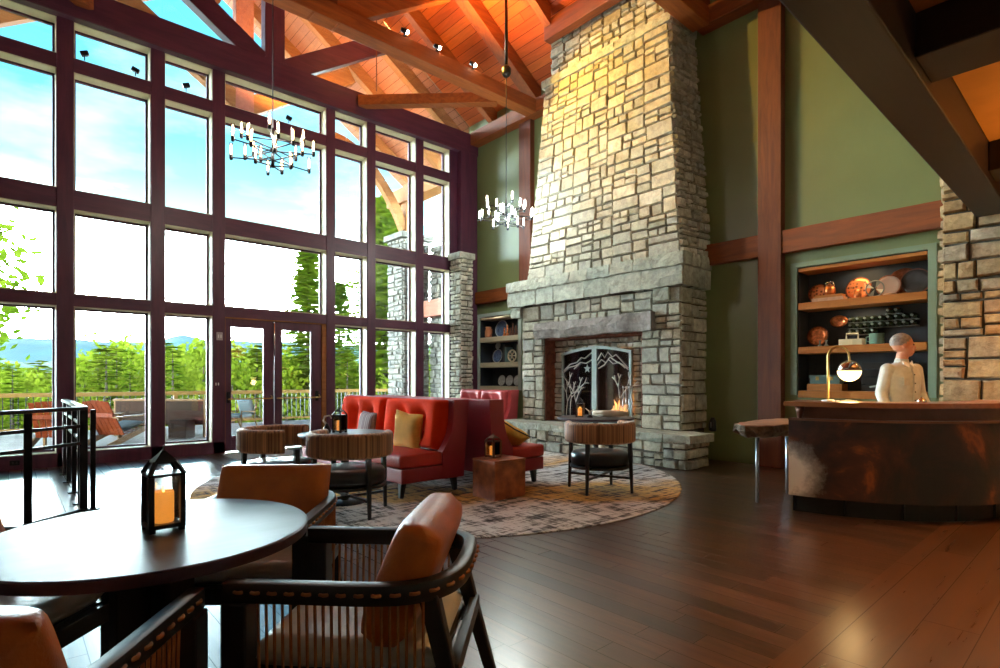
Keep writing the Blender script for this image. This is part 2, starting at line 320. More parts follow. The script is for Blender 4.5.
M['stripe'] = pm('striped_pillow', (.16, .04, .07), .8, var=.6, vscale=6, stretch=(8, .02, .02), col2=(.46, .36, .36), detail=1)

# ------------------------------------------------------------------ mesh helpers
class MB:
    def __init__(s):
        s.bm = bmesh.new(); s.tint = s.bm.loops.layers.float_color.new('tint')
    def v(s, p): return s.bm.verts.new(p)
    def f(s, vs, smooth=False, tint=None):
        try: fc = s.bm.faces.new(vs)
        except ValueError: return None
        fc.smooth = smooth
        if tint is not None:
            for l in fc.loops: l[s.tint] = (tint[0], tint[1], 0, 1)
        return fc
    def hexa(s, c, bev=0, seg=2):
        """c: 8 corners (bottom ring then top ring)"""
        vs = [s.v(p) for p in c]
        fs = [s.f([vs[i] for i in q]) for q in ((3, 2, 1, 0), (4, 5, 6, 7), (0, 1, 5, 4), (1, 2, 6, 5), (2, 3, 7, 6), (3, 0, 4, 7))]
        if bev > 0:
            es = list({e for f in fs if f for e in f.edges})
            bmesh.ops.bevel(s.bm, geom=es, offset=bev, segments=seg, profile=.5, affect='EDGES', clamp_overlap=True)
        return s
    def box(s, x0, x1, y0, y1, z0, z1, bev=0, seg=2):
        x0, x1 = min(x0, x1), max(x0, x1); y0, y1 = min(y0, y1), max(y0, y1); z0, z1 = min(z0, z1), max(z0, z1)
        return s.hexa([(x0, y0, z0), (x1, y0, z0), (x1, y1, z0), (x0, y1, z0), (x0, y0, z1), (x1, y0, z1), (x1, y1, z1), (x0, y1, z1)], bev, seg)
    def bar(s, p0, p1, w, h, bev=0, up=(0, 0, 1), w1=None, h1=None):
        p0, p1 = Vector(p0), Vector(p1); d = (p1 - p0).normalized(); up = Vector(up)
        sd = d.cross(up)
        if sd.length < 1e-4: sd = d.cross(Vector((0, 1, 0)))
        sd.normalize(); u = sd.cross(d).normalized()
        w1 = w if w1 is None else w1; h1 = h if h1 is None else h1
        a = sd * w / 2; b = u * h / 2; a1 = sd * w1 / 2; b1 = u * h1 / 2
        return s.hexa([p0 - a - b, p0 + a - b, p0 + a + b, p0 - a + b, p1 - a1 - b1, p1 + a1 - b1, p1 + a1 + b1, p1 - a1 + b1], bev)
    def tube(s, pts, r, n=8, closed=False, smooth=True):
        pts = [Vector(p) for p in pts]; k = len(pts)
        rs = r if isinstance(r, (list, tuple)) else [r] * k
        rings = []; prev = None
        for i, p in enumerate(pts):
            if closed: d = pts[(i + 1) % k] - pts[i - 1]
            else: d = pts[min(i + 1, k - 1)] - pts[max(i - 1, 0)]
            d.normalize()
            if prev is None:
                a = Vector((0, 0, 1)) if abs(d.z) < .9 else Vector((1, 0, 0))
                sd = d.cross(a).normalized()
            else:
                sd = prev - d * prev.dot(d)
                if sd.length < 1e-5: sd = d.orthogonal()
                sd.normalize()
            prev = sd; u = d.cross(sd)
            rings.append([s.v(p + (sd * math.cos(2 * PI * j / n) + u * math.sin(2 * PI * j / n)) * rs[i]) for j in range(n)])
        m = k if closed else k - 1
        for i in range(m):
            a, b = rings[i], rings[(i + 1) % k]
            for j in range(n): s.f([a[j], a[(j + 1) % n], b[(j + 1) % n], b[j]], smooth)
        if not closed:
            s.f(rings[0][::-1]); s.f(rings[-1])
        return s
    def lathe(s, prof, c=(0, 0, 0), n=24, smooth=True, mat=None):
        """prof: (r, z) from bottom to top"""
        c = Vector(c); rings = []
        T = (lambda p: mat @ Vector(p)) if mat is not None else (lambda p: Vector(p) + c)
        for r, z in prof:
            if r < 1e-5: rings.append([s.v(T((0, 0, z)))])
            else: rings.append([s.v(T((r * math.cos(2 * PI * j / n), r * math.sin(2 * PI * j / n), z))) for j in range(n)])
        for a, b in zip(rings, rings[1:]):
            for j in range(n):
                if len(a) == 1 and len(b) == 1: continue
                if len(a) == 1: s.f([a[0], b[(j + 1) % n], b[j]][::-1] if False else [a[0], b[j], b[(j + 1) % n]][::-1], smooth)
                elif len(b) == 1: s.f([a[j], a[(j + 1) % n], b[0]], smooth)
                else: s.f([a[j], a[(j + 1) % n], b[(j + 1) % n], b[j]], smooth)
        if len(rings[0]) > 1: s.f(rings[0][::-1])
        if len(rings[-1]) > 1: s.f(rings[-1])
        return s
    def cyl(s, p0, p1, r0, r1=None, n=16):
        return s.tube([p0, p1], [r0, r0 if r1 is None else r1], n)
    def ball(s, c, r, n=12, sq=(1, 1, 1)):
        mt = Matrix.Translation(Vector(c)) @ Matrix.Diagonal((r * sq[0], r * sq[1], r * sq[2], 1))
        k = bmesh.ops.create_uvsphere(s.bm, u_segments=n, v_segments=max(6, n * 2 // 3), radius=1, matrix=mt)
        for vv in k['verts']:
            for fc in vv.link_faces: fc.smooth = True
        return s
    def pillow(s, w, h, t, mt=None, n=14, k=6, e=.45, dimples=(), dr=.09, dd=.5, pinch=0.0, crown=0.0):
        """cushion lying in the local XY plane, thickness along Z"""
        mt = mt or Matrix()
        def P(i, j, sg):
            u = -1 + 2 * i / n; v = -1 + 2 * j / n
            q = max(0, (1 - abs(u) ** k) * (1 - abs(v) ** k)) ** e
            x, y = u * w / 2, v * h / 2
            if pinch:
                x *= 1 - pinch * (1 - v * v) * .5 * 0 - pinch * (1 - abs(v)) * abs(u); y *= 1 - pinch * (1 - abs(u)) * abs(v)
            z = t / 2 * q * (1 + crown * (1 - u * u) * (1 - v * v))
            if sg > 0:
                for (dx, dy) in dimples:
                    dd2 = ((x - dx) ** 2 + (y - dy) ** 2) / dr ** 2
                    z -= t / 2 * dd * math.exp(-dd2)
            return mt @ Vector((x, y, sg * z))
        top = {}; bot = {}
        for i in range(n + 1):
            for j in range(n + 1):
                edge = i in (0, n) or j in (0, n)
                top[i, j] = s.v(P(i, j, 1)); bot[i, j] = top[i, j] if edge else s.v(P(i, j, -1))
        for i in range(n):
            for j in range(n):
                s.f([top[i, j], top[i + 1, j], top[i + 1, j + 1], top[i, j + 1]], True)
                s.f([bot[i, j], bot[i, j + 1], bot[i + 1, j + 1], bot[i + 1, j]], True)
        return s
    def prism(s, pts, d, bev=0):
        """closed polygon PTS extruded by vector D"""
        a = [s.v(p) for p in pts]; b = [s.v(Vector(p) + Vector(d)) for p in pts]; n = len(pts)
        fs = [s.f(a[::-1]), s.f(b)] + [s.f([a[i], a[(i + 1) % n], b[(i + 1) % n], b[i]]) for i in range(n)]
        if bev: bmesh.ops.bevel(s.bm, geom=list({e for f in fs if f for e in f.edges}), offset=bev, segments=2, profile=.5, affect='EDGES', clamp_overlap=True)
        return s
    def build(s, name, mat, parent=None, sharp=None, label=None):
        bmesh.ops.recalc_face_normals(s.bm, faces=s.bm.faces)
        me = bpy.data.meshes.new(name); s.bm.to_mesh(me); s.bm.free()
        for m_ in (mat if isinstance(mat, (list, tuple)) else [mat]): me.materials.append(m_)
        if sharp:
            for p in me.polygons: p.use_smooth = True
            me.set_sharp_from_angle(angle=math.radians(sharp))
        o = bpy.data.objects.new(name, me); COL.objects.link(o)
        if parent is not None: o.parent = parent
        if label: o['label'] = label
        return o

def tag(o, label, cat, group=None, kind=None):
    o['label'] = label; o['category'] = cat
    if group: o['group'] = group
    if kind: o['kind'] = kind
    return o
def thing(name, label, cat, loc=(0, 0, 0), rz=0, group=None):
    o = bpy.data.objects.new(name, None); COL.objects.link(o); o.empty_display_size = .1
    o.location = loc; o.rotation_euler = (0, 0, rz)
    return tag(o, label, cat, group)
def struct(o):
    o['kind'] = 'structure'; return o
def dup(root, loc, rz=None, label=None, scale=None):
    r = root.copy(); COL.objects.link(r); r.location = loc
    if rz is not None: r.rotation_euler = (0, 0, rz)
    if label: r['label'] = label
    if scale: r.scale = scale
    for ch in list(root.children):
        c = ch.copy(); COL.objects.link(c); c.parent = r
        for g in list(ch.children):
            d = g.copy(); COL.objects.link(d); d.parent = c
    return r

# stone courses: irregular ashlar over a quad (bilinear map), each stone a chiselled block
def ashlar(mb, P, Wd, Hd, nrm, seed=1, smin=.16, smax=.55, hmin=.09, hmax=.26, gap=.010, depth=(.012, .05), bev=.012, hole=None, tints=None):
    r = random.Random(seed); nrm = Vector(nrm); out = []
    def rec(x0, x1, y0, y1):
        w, h = x1 - x0, y1 - y0
        if w <= smax and h <= hmax and (r.random() < .45 or (w < smin * 2 and h < hmin * 2)):
            out.append((x0, x1, y0, y1)); return
        canx = w > smin * 1.7; cany = h > hmin * 1.8
        if not canx and not cany: out.append((x0, x1, y0, y1)); return
        if canx and (not cany or w / h > 1.7 * r.uniform(.75, 1.5)):
            c = x0 + w * r.uniform(.36, .64); rec(x0, c, y0, y1); rec(c, x1, y0, y1)
        else:
            c = y0 + h * r.uniform(.36, .64); rec(x0, x1, y0, c); rec(x0, x1, c, y1)
    rec(0, Wd, 0, Hd)
    for x0, x1, y0, y1 in out:
        if hole and hole((x0 + x1) / 2, (y0 + y1) / 2): continue
        g = gap / 2; j = lambda: r.uniform(-.006, .006)
        k4 = lambda: r.random() ** 2 * min(.016, (x1 - x0) * .08, (y1 - y0) * .10); q = [(x0 + g + k4(), y0 + g + k4()), (x1 - g - k4(), y0 + g + k4()), (x1 - g - k4(), y1 - g - k4()), (x0 + g + k4(), y1 - g - k4())]
        d = r.uniform(*depth); b = min(bev, (x1 - x0) * .2, (y1 - y0) * .2)
        qi = [(p[0] + sx_ * b + j(), p[1] + sy_ * b + j()) for p, (sx_, sy_) in zip(q, ((1, 1), (-1, 1), (-1, -1), (1, -1)))]
        t = (r.random(), r.random())
        base = [mb.v(Vector(P(*p)) - nrm * .02) for p in q]
        dd = [d + r.uniform(-.006, .006) for _ in range(4)]
        top = [mb.v(Vector(P(*p)) + nrm * e) for p, e in zip(qi, dd)]
        for i in range(4): mb.f([base[i], base[(i + 1) % 4], top[(i + 1) % 4], top[i]], False, t)
        cx, cy = (x0 + x1) / 2 + r.uniform(-.2, .2) * (x1 - x0), (y0 + y1) / 2 + r.uniform(-.2, .2) * (y1 - y0)
        c = mb.v(Vector(P(cx, cy)) + nrm * (d + r.uniform(-.004, .012)))
        for i in range(4): mb.f([top[i], top[(i + 1) % 4], c], False, t)
    return mb
def ashlar_block(x0, x1, y0, y1, z0, z1, faces, seed=1, **k):
    """stones on chosen faces of a box; faces out of -X +X -Y +Y"""
    mb = MB()
    for i, fc in enumerate(faces):
        if fc == '-X': ashlar(mb, lambda u, v: (x0, y1 - u, z0 + v), y1 - y0, z1 - z0, (-1, 0, 0), seed + i, **k)
        if fc == '+X': ashlar(mb, lambda u, v: (x1, y0 + u, z0 + v), y1 - y0, z1 - z0, (1, 0, 0), seed + i, **k)
        if fc == '-Y': ashlar(mb, lambda u, v: (x0 + u, y0, z0 + v), x1 - x0, z1 - z0, (0, -1, 0), seed + i, **k)
        if fc == '+Y': ashlar(mb, lambda u, v: (x1 - u, y1, z0 + v), x1 - x0, z1 - z0, (0, 1, 0), seed + i, **k)
    return mb
def hewn(mb, x0, x1, y0, y1, z0, z1, seed=1, n=6, amp=.015, axis='y', t=None):
    """one rough hewn block, its long faces broken into facets"""
    r = random.Random(seed); t = t or (r.random(), r.random())
    rings = []
    for i in range(n + 1):
        f = i / n; j = lambda a=amp: r.uniform(-a, a)
        if axis == 'y':
            y = y0 + (y1 - y0) * f; rings.append([(x0 + j(), y, z0 + j()), (x1, y, z0 + j()), (x1, y, z1 + j(amp * .4)), (x0 + j(), y, z1 + j(amp * .4)), (x0 - amp * .6 + j(), y, (z0 + z1) / 2 + j())])
        else:
            x = x0 + (x1 - x0) * f; rings.append([(x, y0 + j(), z0 + j()), (x, y1, z0 + j()), (x, y1, z1 + j(amp * .4)), (x, y0 + j(), z1 + j(amp * .4)), (x, y0 - amp * .6 + j(), (z0 + z1) / 2 + j())])
    rv = [[mb.v(p) for p in q] for q in rings]
    for a, b in zip(rv, rv[1:]):
        for k in range(5): mb.f([a[k], a[(k + 1) % 5], b[(k + 1) % 5], b[k]], False, t)
    mb.f(rv[0], False, t); mb.f(rv[-1][::-1], False, t)
    return mb

# ------------------------------------------------------------------ room shell
XW, YN = 8.55, 10.55            # inner faces of the east wall and of the window wall
RX, RZ, PITCH = 3.70, 10.43, .667   # ridge
def rz(X): return RZ - PITCH * abs(X - RX)      # underside of the rafters
mb = MB(); bmf = mb
vs = [mb.v(p) for p in ((-2.5, 1.08, 0), (9.0, 1.08, 0), (9.0, 10.8, 0), (-2.5, 10.8, 0))]; mb.f(vs)
f2 = mb.f([mb.v(p) for p in ((-2.5, -3.2, 0), (9.0, -3.2, 0), (9.0, 1.08, 0), (-2.5, 1.08, 0))]); f2.material_index = 1
mb.box(-2.5, 9.0, -3.2, 10.8, -.25, -.004)
struct(mb.build('floor', [M['floor'], M['floor_b']]))
def wallbox(name, mat, boxes):
    m_ = MB()
    for b in boxes: m_.box(*b)
    return struct(m_.build(name, mat))
M['paint'] = pm('sage_wall_paint', (.155, .185, .07), .40, var=.05, vscale=2, spec=.85)
N1 = (1.612, 3.14, 1.10, 2.915); N2 = (8.99, 10.36, 1.09, 2.79)     # niches: y0, y1, z0, z1
e0, e1 = XW, 9.05
wallbox('wall_east', M['paint'], [
    (e0, e1, -3.2, N1[0], 0, 7.6), (e0, e1, N1[0], N1[1], 0, N1[2]), (e0, e1, N1[0], N1[1], N1[3], 7.6), (e0, e1, N1[1], N2[0], 0, 7.6),
    (e0, e1, N2[0], N2[1], 0, N2[2]), (e0, e1, N2[0], N2[1], N2[3], 7.6), (e0, e1, N2[1], 10.8, 0, 7.6)])
wallbox('wall_west', M['plainwall'], [(-2.7, -2.5, -3.2, 10.8, 0, 6.7)])
wallbox('wall_south', M['plainwall'], [(-2.7, 9.05, -3.4, -3.2, 0, 3.8)])
mb = MB()   # gable wall over the low ceiling
mb.prism([(-2.5, .83, 3.6), (9.0, .83, 3.6), (9.0, .83, rz(9.0) + .36), (RX, .83, RZ + .36), (-2.5, .83, rz(-2.5) + .36)], (0, .25, 0))
struct(mb.build('wall_south_gable', M['plainwall']))
wallbox('ceiling', M['plaster'], [(-2.5, 8.55, -3.2, .795, 3.41, 3.6)])
mb = MB(); mb.box(-2.5, 7.98, .80, 1.08, 3.08, 3.6, .012); tag(mb.build('ceiling_beam', M['darkbeam']), 'dark deep timber beam edging the low ceiling above the reception desk', 'beam')
for i, (x, l) in enumerate(((1.45, 'dark ceiling joist nearest the dining table under the low ceiling'), (3.9, 'dark joist crossing the amber ceiling, further from the stone column'), (6.5, 'dark joist crossing the amber ceiling nearest the stone column'))):
    m_ = MB(); m_.box(x, x + .42, -3.2, .80, 3.15, 3.41, .01)
    tag(m_.build('ceiling_joist', M['darkbeam_y']), l, 'joist')
# roof deck, both slopes, inside and the porch overhang
for sgn in (1, -1):
    m_ = MB(); xe = 9.3 if sgn > 0 else -2.9
    z0 = RZ + .36; z1 = rz(xe) + .36
    a = [(RX, .83, z0), (xe, .83, z1), (xe, 10.75, z1), (RX, 10.75, z0)]
    m_.prism(a, (0, 0, .2))
    struct(m_.build('ceiling_east_slope' if sgn > 0 else 'ceiling_west_slope', M['ceiling']))
    m_ = MB(); m_.prism([(RX, 10.75, z0), (xe, 10.75, z1), (xe, 14.7, z1), (RX, 14.7, z0)], (0, 0, .2))
    struct(m_.build('porch_soffit_east' if sgn > 0 else 'porch_soffit_west', M['soffit']))
mb = MB(); mb.bar((RX, .9, RZ + .18), (RX, 14.5, RZ + .18), .22, .5); struct(mb.build('trim_ridge_beam', M['timber_y']))

# window wall
wallbox('wall_north', M['mullion'], [(-2.5, -.37, YN, 10.8, 0, 6.72), (7.99, 9.05, YN, 10.8, 0, 6.72), (-.37, 2.87, YN, 10.8, 0, .20), (4.75, 7.99, YN, 10.8, 0, .20)])
posts = [(-.37, -.17), (.54, .745), (1.745, 1.944), (2.67, 2.87), (4.75, 4.93), (5.645, 5.837), (6.85, 7.05), (7.79, 7.99)]
for i, (a, b) in enumerate(posts):
    m_ = MB(); m_.box(a, b, YN, 10.80, 0, 6.74, .006); struct(m_.build('trim_%d' % (i + 1), M['mullion']))
rows = [(.20, 2.41), (2.59, 3.88), (4.17, 5.96), (6.17, 6.72)]
trans = [(2.41, 2.59), (3.88, 4.17), (5.96, 6.17)]
k = len(posts)
for i, (a, b) in enumerate(trans):
    m_ = MB(); m_.box(-.37, 7.99, YN + .012, 10.79, a, b, .004); k += 1; struct(m_.build('trim_%d' % k, M['mullion_h']))
m_ = MB(); m_.box(-2.5, XW, 10.42, 10.80, 6.72, 7.2, .01); k += 1; struct(m_.build('trim_%d' % k, M['mullion_h']))
wn = 0
for ci in range(7):
    x0, x1 = posts[ci][1], posts[ci + 1][0]
    for ri, (z0, z1) in enumerate(rows):
        if ci == 3 and ri == 0: continue
        wn += 1; t_ = .010
        m_ = MB()
        m_.box(x0, x0 + t_, 10.575, 10.85, z0, z1); m_.box(x1 - t_, x1, 10.575, 10.85, z0, z1)
        m_.box(x0 + t_, x1 - t_, 10.575, 10.85, z0, z0 + t_); m_.box(x0 + t_, x1 - t_, 10.575, 10.85, z1 - t_, z1)
        fr = struct(m_.build('window_%d' % wn, M['cream']))
        m_ = MB(); m_.box(x0 + t_, x0 + t_ + .030, 10.79, 10.84, z0 + t_, z1 - t_); m_.box(x1 - t_ - .030, x1 - t_, 10.79, 10.84, z0 + t_, z1 - t_)
        m_.box(x0 + t_, x1 - t_, 10.79, 10.84, z0 + t_, z0 + t_ + .030); m_.box(x0 + t_, x1 - t_, 10.79, 10.84, z1 - t_ - .030, z1 - t_)
        m_.build('window_sash', M['mullion'], fr)
        m_ = MB(); m_.box(x0 + t_, x1 - t_, 10.80, 10.808, z0 + t_, z1 - t_); m_.build('window_pane', M['glass'], fr)
m_ = MB(); m_.prism([(-1.2, 10.70, 7.2), (8.5, 10.70, 7.2), (8.5, 10.70, 7.5), (RX, 10.70, RZ + .3), (-1.2, 10.70, 7.5)], (0, .008, 0))
struct(m_.build('window_%d' % (wn + 1), M['glass']))
# terrace doors
for i, (x0, x1, hx) in enumerate(((2.88, 3.735, 2.93), (3.745, 4.66, 4.56))):
    gx0, gx1 = (2.985, 3.545) if i == 0 else (3.884, 4.447)
    m_ = MB()
    m_.box(x0, gx0, 10.60, 10.66, .02, 2.39, .004); m_.box(gx1, x1, 10.60, 10.66, .02, 2.39, .004)
    m_.box(gx0, gx1, 10.60, 10.66, .02, .29); m_.box(gx0, gx1, 10.60, 10.66, 2.24, 2.39)
    d = struct(m_.build('door_%d' % (i + 1), M['mullion']))
    m_ = MB(); m_.box(gx0, gx1, 10.626, 10.634, .29, 2.24); m_.build('door_pane', M['glass'], d)
    m_ = MB(); m_.tube([(x0 + .05, 10.60, .945), (x0 + .05, 10.54, .95), (x0 + .1, 10.53, .95), (x1 - .1, 10.53, .95), (x1 - .05, 10.54, .955), (x1 - .05, 10.60, 1.0)], .012, 8); m_.build('push_bar', M['brass'], d)
    m_ = MB(); m_.box(hx - .03, hx + .03, 10.565, 10.60, .88, 1.08, .006); m_.build('lock_plate', M['blackmetal'], d)
    if i == 1:
        m_ = MB(); m_.cyl((3.735, 10.585, 1.75), (3.735, 10.585, 2.36), .018); m_.build('door_rod', M['chrome'], d)
m_ = MB(); m_.box(4.66, 4.75, 10.57, 10.7, 0, 2.41); m_.box(2.862, 2.88, 10.57, 10.7, 0, 2.41); m_.box(2.87, 4.75, 10.57, 10.7, 2.39, 2.412); k += 1; struct(m_.build('trim_%d' % k, M['outtimber']))
# corner timber and east wall trim
def trimbox(mat, *b):
    global k
    m_ = MB(); m_.box(*b, .008); k += 1; return struct(m_.build('trim_%d' % k, mat))
trimbox(M['mullion'], 8.0, 8.5, 10.40, 10.548, 0, 6.72)
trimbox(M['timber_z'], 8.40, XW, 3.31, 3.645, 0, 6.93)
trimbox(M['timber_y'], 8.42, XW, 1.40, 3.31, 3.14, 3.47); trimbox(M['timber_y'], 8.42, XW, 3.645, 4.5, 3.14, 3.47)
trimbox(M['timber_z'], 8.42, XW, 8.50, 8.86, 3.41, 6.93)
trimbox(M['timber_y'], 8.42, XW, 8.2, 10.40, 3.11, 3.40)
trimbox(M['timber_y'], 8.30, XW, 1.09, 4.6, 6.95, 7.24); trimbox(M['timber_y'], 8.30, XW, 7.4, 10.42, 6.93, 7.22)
trimbox(M['mullion'], 8.42, XW, -.2, 1.3, 0, .12)
trimbox(M['mullion'], 8.52, XW, 1.5, 3.31, 0, .14)
# niche casings
def casing(n, y0, y1, z0, z1, w, mat):
    global k
    m_ = MB(); a, b = XW - .03, XW + .02
    m_.box(a, b, y0 - w, y0, z0 - w * .3, z1 + w * .8); m_.box(a, b, y1, y1 + w, z0 - w * .3, z1 + w * .8); m_.box(a, b, y0, y1, z1, z1 + w * .8)
    k += 1; struct(m_.build('trim_%d' % k, mat))
casing(1, *N1, .085, M['greentrim'])
casing(2, *N2, .10, M['teal'])
for nm, (y0, y1, z0, z1) in (('wall_niche_south', N1), ('wall_niche_north', N2)):
    m_ = MB(); m_.box(8.93, 8.96, y0, y1, z0, z1); m_.box(XW + .02, 8.93, y0, y0 + .012, z0, z1); m_.box(XW + .02, 8.93, y1 - .012, y1, z0, z1); m_.box(XW + .02, 8.93, y0, y1, z1 - .012, z1)
    struct(m_.build(nm, M['darkback']))
# wall shelving as things
t = thing('wall_shelf', 'oak shelves built into the dark niche behind the reception desk', 'shelf', (8.74, 2.376, 1.10))
for z in (1.04, 1.668, 2.30): m_ = MB(); m_.box(-.21, .18, -.752, .752, z - 1.10, z - 1.0, .006); m_.build('shelf', M['shelfwood'], t)
m_ = MB(); m_.box(-.20, .18, -.752, .752, 1.752, 1.80, .004); m_.build('top_rail', M['shelfwood'], t)
t = thing('wall_shelf', 'pale shelves in the recess beside the stone fireplace, over the rose bench', 'shelf', (8.74, 9.675, 1.09))
for z in (1.03, 1.585, 2.19): m_ = MB(); m_.box(-.21, .18, -.672, .672, z - 1.09, z - .975, .006); m_.build('shelf', M['palewood'], t)
m_ = MB(); m_.box(-.20, .18, -.672, .672, 1.64, 1.685, .004); m_.build('top_rail', M['palewood'], t)

# switch plates and outlet on the mullions
def plate(name, label, x, z, w, h, mat, dark=None):
    t = thing(name, label, 'switch' if 'switch' in name else name.split('_')[-1], (x, YN, z))
    m_ = MB(); m_.box(-w / 2, w / 2, -.012, 0, -h / 2, h / 2, .003); m_.build('cover_plate', mat, t)
    for dx in ((-.02, .02) if w > .09 else (0,)):
        m_ = MB(); m_.box(dx - .009, dx + .009, -.02, -.012, -h * .2, h * .2, .002); m_.build('toggle' if 'switch' in name else 'socket_face', dark or M['white'], t)
plate('thermostat', 'small grey control box high on the post beside the terrace doors', 2.777, 2.06, .10, .14, M['plate_s'])
plate('light_switch', 'double wall switch on the post beside the terrace doors', 2.736, 1.22, .12, .12, M['mullion'])
plate('wall_outlet', 'dark outlet in the low base under the windows', .07, .105, .11, .07, M['blackmetal'], M['black'])

# roof timbers
def rafter(y, w, sgn, label, y_out=False):
    xe = (7.52 if 4.8 < y < 7.3 else 8.62) if sgn > 0 else -2.45
    if y > 10.8: xe = 9.25 if sgn > 0 else -2.85
    m_ = MB(); z0, z1 = RZ, rz(xe); xs = RX + sgn * .11
    m_.prism([(xs, y - w / 2, rz(xs)), (xe, y - w / 2, z1), (xe, y - w / 2, z1 + .352), (xs, y - w / 2, rz(xs) + .352)], (0, w, 0), .006)
    return tag(m_.build('rafter', M['outtimber'] if y > 10.8 else M['timber_x']), label, 'rafter', None)
ordn = ['first', 'second', 'third', 'fourth', 'fifth', 'sixth', 'seventh']
YR = [9.80, 8.43, 7.13, 5.85, 4.55, 3.25, 1.95]
for i, y in enumerate(YR):
    rafter(y, .26 if i == 1 else .15, 1, 'timber rafter on the chimney side of the roof, %s from the window wall' % ordn[i])
    rafter(y, .26 if i == 1 else .15, -1, 'timber rafter on the far slope from the chimney, %s from the window wall' % ordn[i])
for i, y in enumerate((11.15, 12.45, 13.9)):
    rafter(y, .18, 1, 'porch rafter outside the window wall, chimney side, %s from the glass' % ordn[i])
    rafter(y, .18, -1, 'porch rafter outside the window wall, side away from the chimney, %s from the glass' % ordn[i])
def truss(y, w, label, mats, tie=True, xa=-2.4, xb=8.30, zk=6.98):
    t = thing('roof_truss', label, 'truss', (RX, y, 6.92))
    if tie: m_ = MB(); m_.box(xa - RX, xb - RX, -w / 2, w / 2, 0, .28, .012); m_.build('tie_beam', mats[0], t)
    m_ = MB(); m_.box(-.18, .18, -w * .45, w * .45, .28 if tie else -.1, RZ - 6.95, .01); m_.build('king_post', mats[1], t)
    for sg in (1, -1):
        m_ = MB(); m_.bar((sg * .10, 0, zk - 6.92 + .07), (sg * 2.42, 0, zk - 6.92 + 1.58), w * .8, .36, .01); m_.build('strut', mats[0], t)
    return t
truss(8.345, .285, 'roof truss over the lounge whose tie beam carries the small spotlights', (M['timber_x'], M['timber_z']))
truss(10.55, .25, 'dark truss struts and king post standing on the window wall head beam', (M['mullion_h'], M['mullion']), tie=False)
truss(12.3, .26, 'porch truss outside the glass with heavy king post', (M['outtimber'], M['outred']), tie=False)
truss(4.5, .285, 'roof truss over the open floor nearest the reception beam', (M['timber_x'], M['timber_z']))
for (p, q, l) in (((5.40, 10.44, 7.005), (7.44, 8.48, 7.005), 'horizontal corner brace tying the lit truss to the window wall'), ((.9, 10.44, 7.005), (-.9, 8.48, 7.005), 'horizontal corner brace at the far end of the truss from the chimney')):
    m_ = MB(); m_.bar(p, q, .20, .21, .008); tag(m_.build('corner_brace', M['timber_x']), l, 'brace')
m_ = MB(); m_.box(7.53, 7.71, 4.66, 7.24, 7.66, 8.02, .01); tag(m_.build('header_beam', M['timber_y']), 'short red timber header crossing the rafters in front of the chimney', 'beam')
m_ = MB(); m_.cyl((5.55, 10.0, 7.11), (5.55, 10.0, 8.9), .012); tag(m_.build('tie_rod', M['timber_z']), 'thin vertical hanging rod above the corner brace', 'rod')
# spotlights standing on the lit tie beam, each with its lamp
for i, (x, y, z) in enumerate(SPOTS):
    t = thing('spotlight', ['small black spotlight on the truss beam, farthest from the chimney', 'lit spotlight in the middle of the truss beam', 'lit spotlight on the truss beam nearest the chimney'][i], 'spotlight', (x, 8.22, 7.2), 0, 'spotlights on the truss beam')
    m_ = MB(); m_.cyl((0, 0, 0), (0, 0, .07), .012); m_.box(-.03, .03, -.03, .03, 0, .012); m_.build('stem', M['blackmetal'], t)
    dirv = Vector((7.8 - x, 6.2 - 8.22, -1.6)).normalized()
    m_ = MB(); c = Vector((0, 0, .10)); m_.cyl(c - dirv * .06, c + dirv * .05, .035, .045); m_.build('lamp_head', M['blackmetal'], t)
    m_ = MB(); m_.ball(c + dirv * .05, .036, 10, (1, 1, 1)); m_.build('lens', M['spotlens'], t)
light('SPOT', 'spot_chimney_high', (5.10, 8.0, 7.36), 300, (1, .56, .07), .05, target=(7.8, 5.6, 6.2), angle=62, blend=.9)
light('SPOT', 'spot_chimney_mid', (5.78, 8.0, 7.36), 260, (1, .56, .07), .05, target=(7.8, 5.9, 6.0), angle=70, blend=.9)
light('SPOT', 'spot_chimney_low', (6.61, 8.0, 7.36), 90, (1, .60, .10), .05, target=(7.8, 6.4, 4.8), angle=75, blend=.9)
light('SPOT', 'uplight_rafters_chimney', (6.2, 8.0, 7.30), 210, (1, .42, .09), .2, target=(6.4, 7.0, 9.4), angle=150, blend=1)
light('SPOT', 'uplight_rafters_window', (5.3, 8.7, 7.30), 80, (1, .48, .10), .2, target=(5.4, 10.2, 9.4), angle=150, blend=1)
light('SPOT', 'uplight_rafters_floor', (6.0, 4.8, 7.30), 80, (1, .40, .08), .4, target=(6.2, 5.2, 9.4), angle=150, blend=1)
light('SPOT', 'porch_uplight_a', (4.3, 11.3, 7.1), 190, (1, .50, .12), .08, target=(4.6, 12.6, 9.6), angle=150, blend=1)
light('SPOT', 'porch_uplight_b', (6.7, 11.3, 7.1), 60, (1, .50, .12), .08, target=(6.6, 12.4, 8.6), angle=150, blend=1)
light('POINT', 'chandelier_light', (6.92, 7.62, 4.40), 75, (.88, 1.0, .96), .35)
light('POINT', 'chandelier_light', (2.55, 7.28, 4.45), 45, (1, .90, .76), .35)
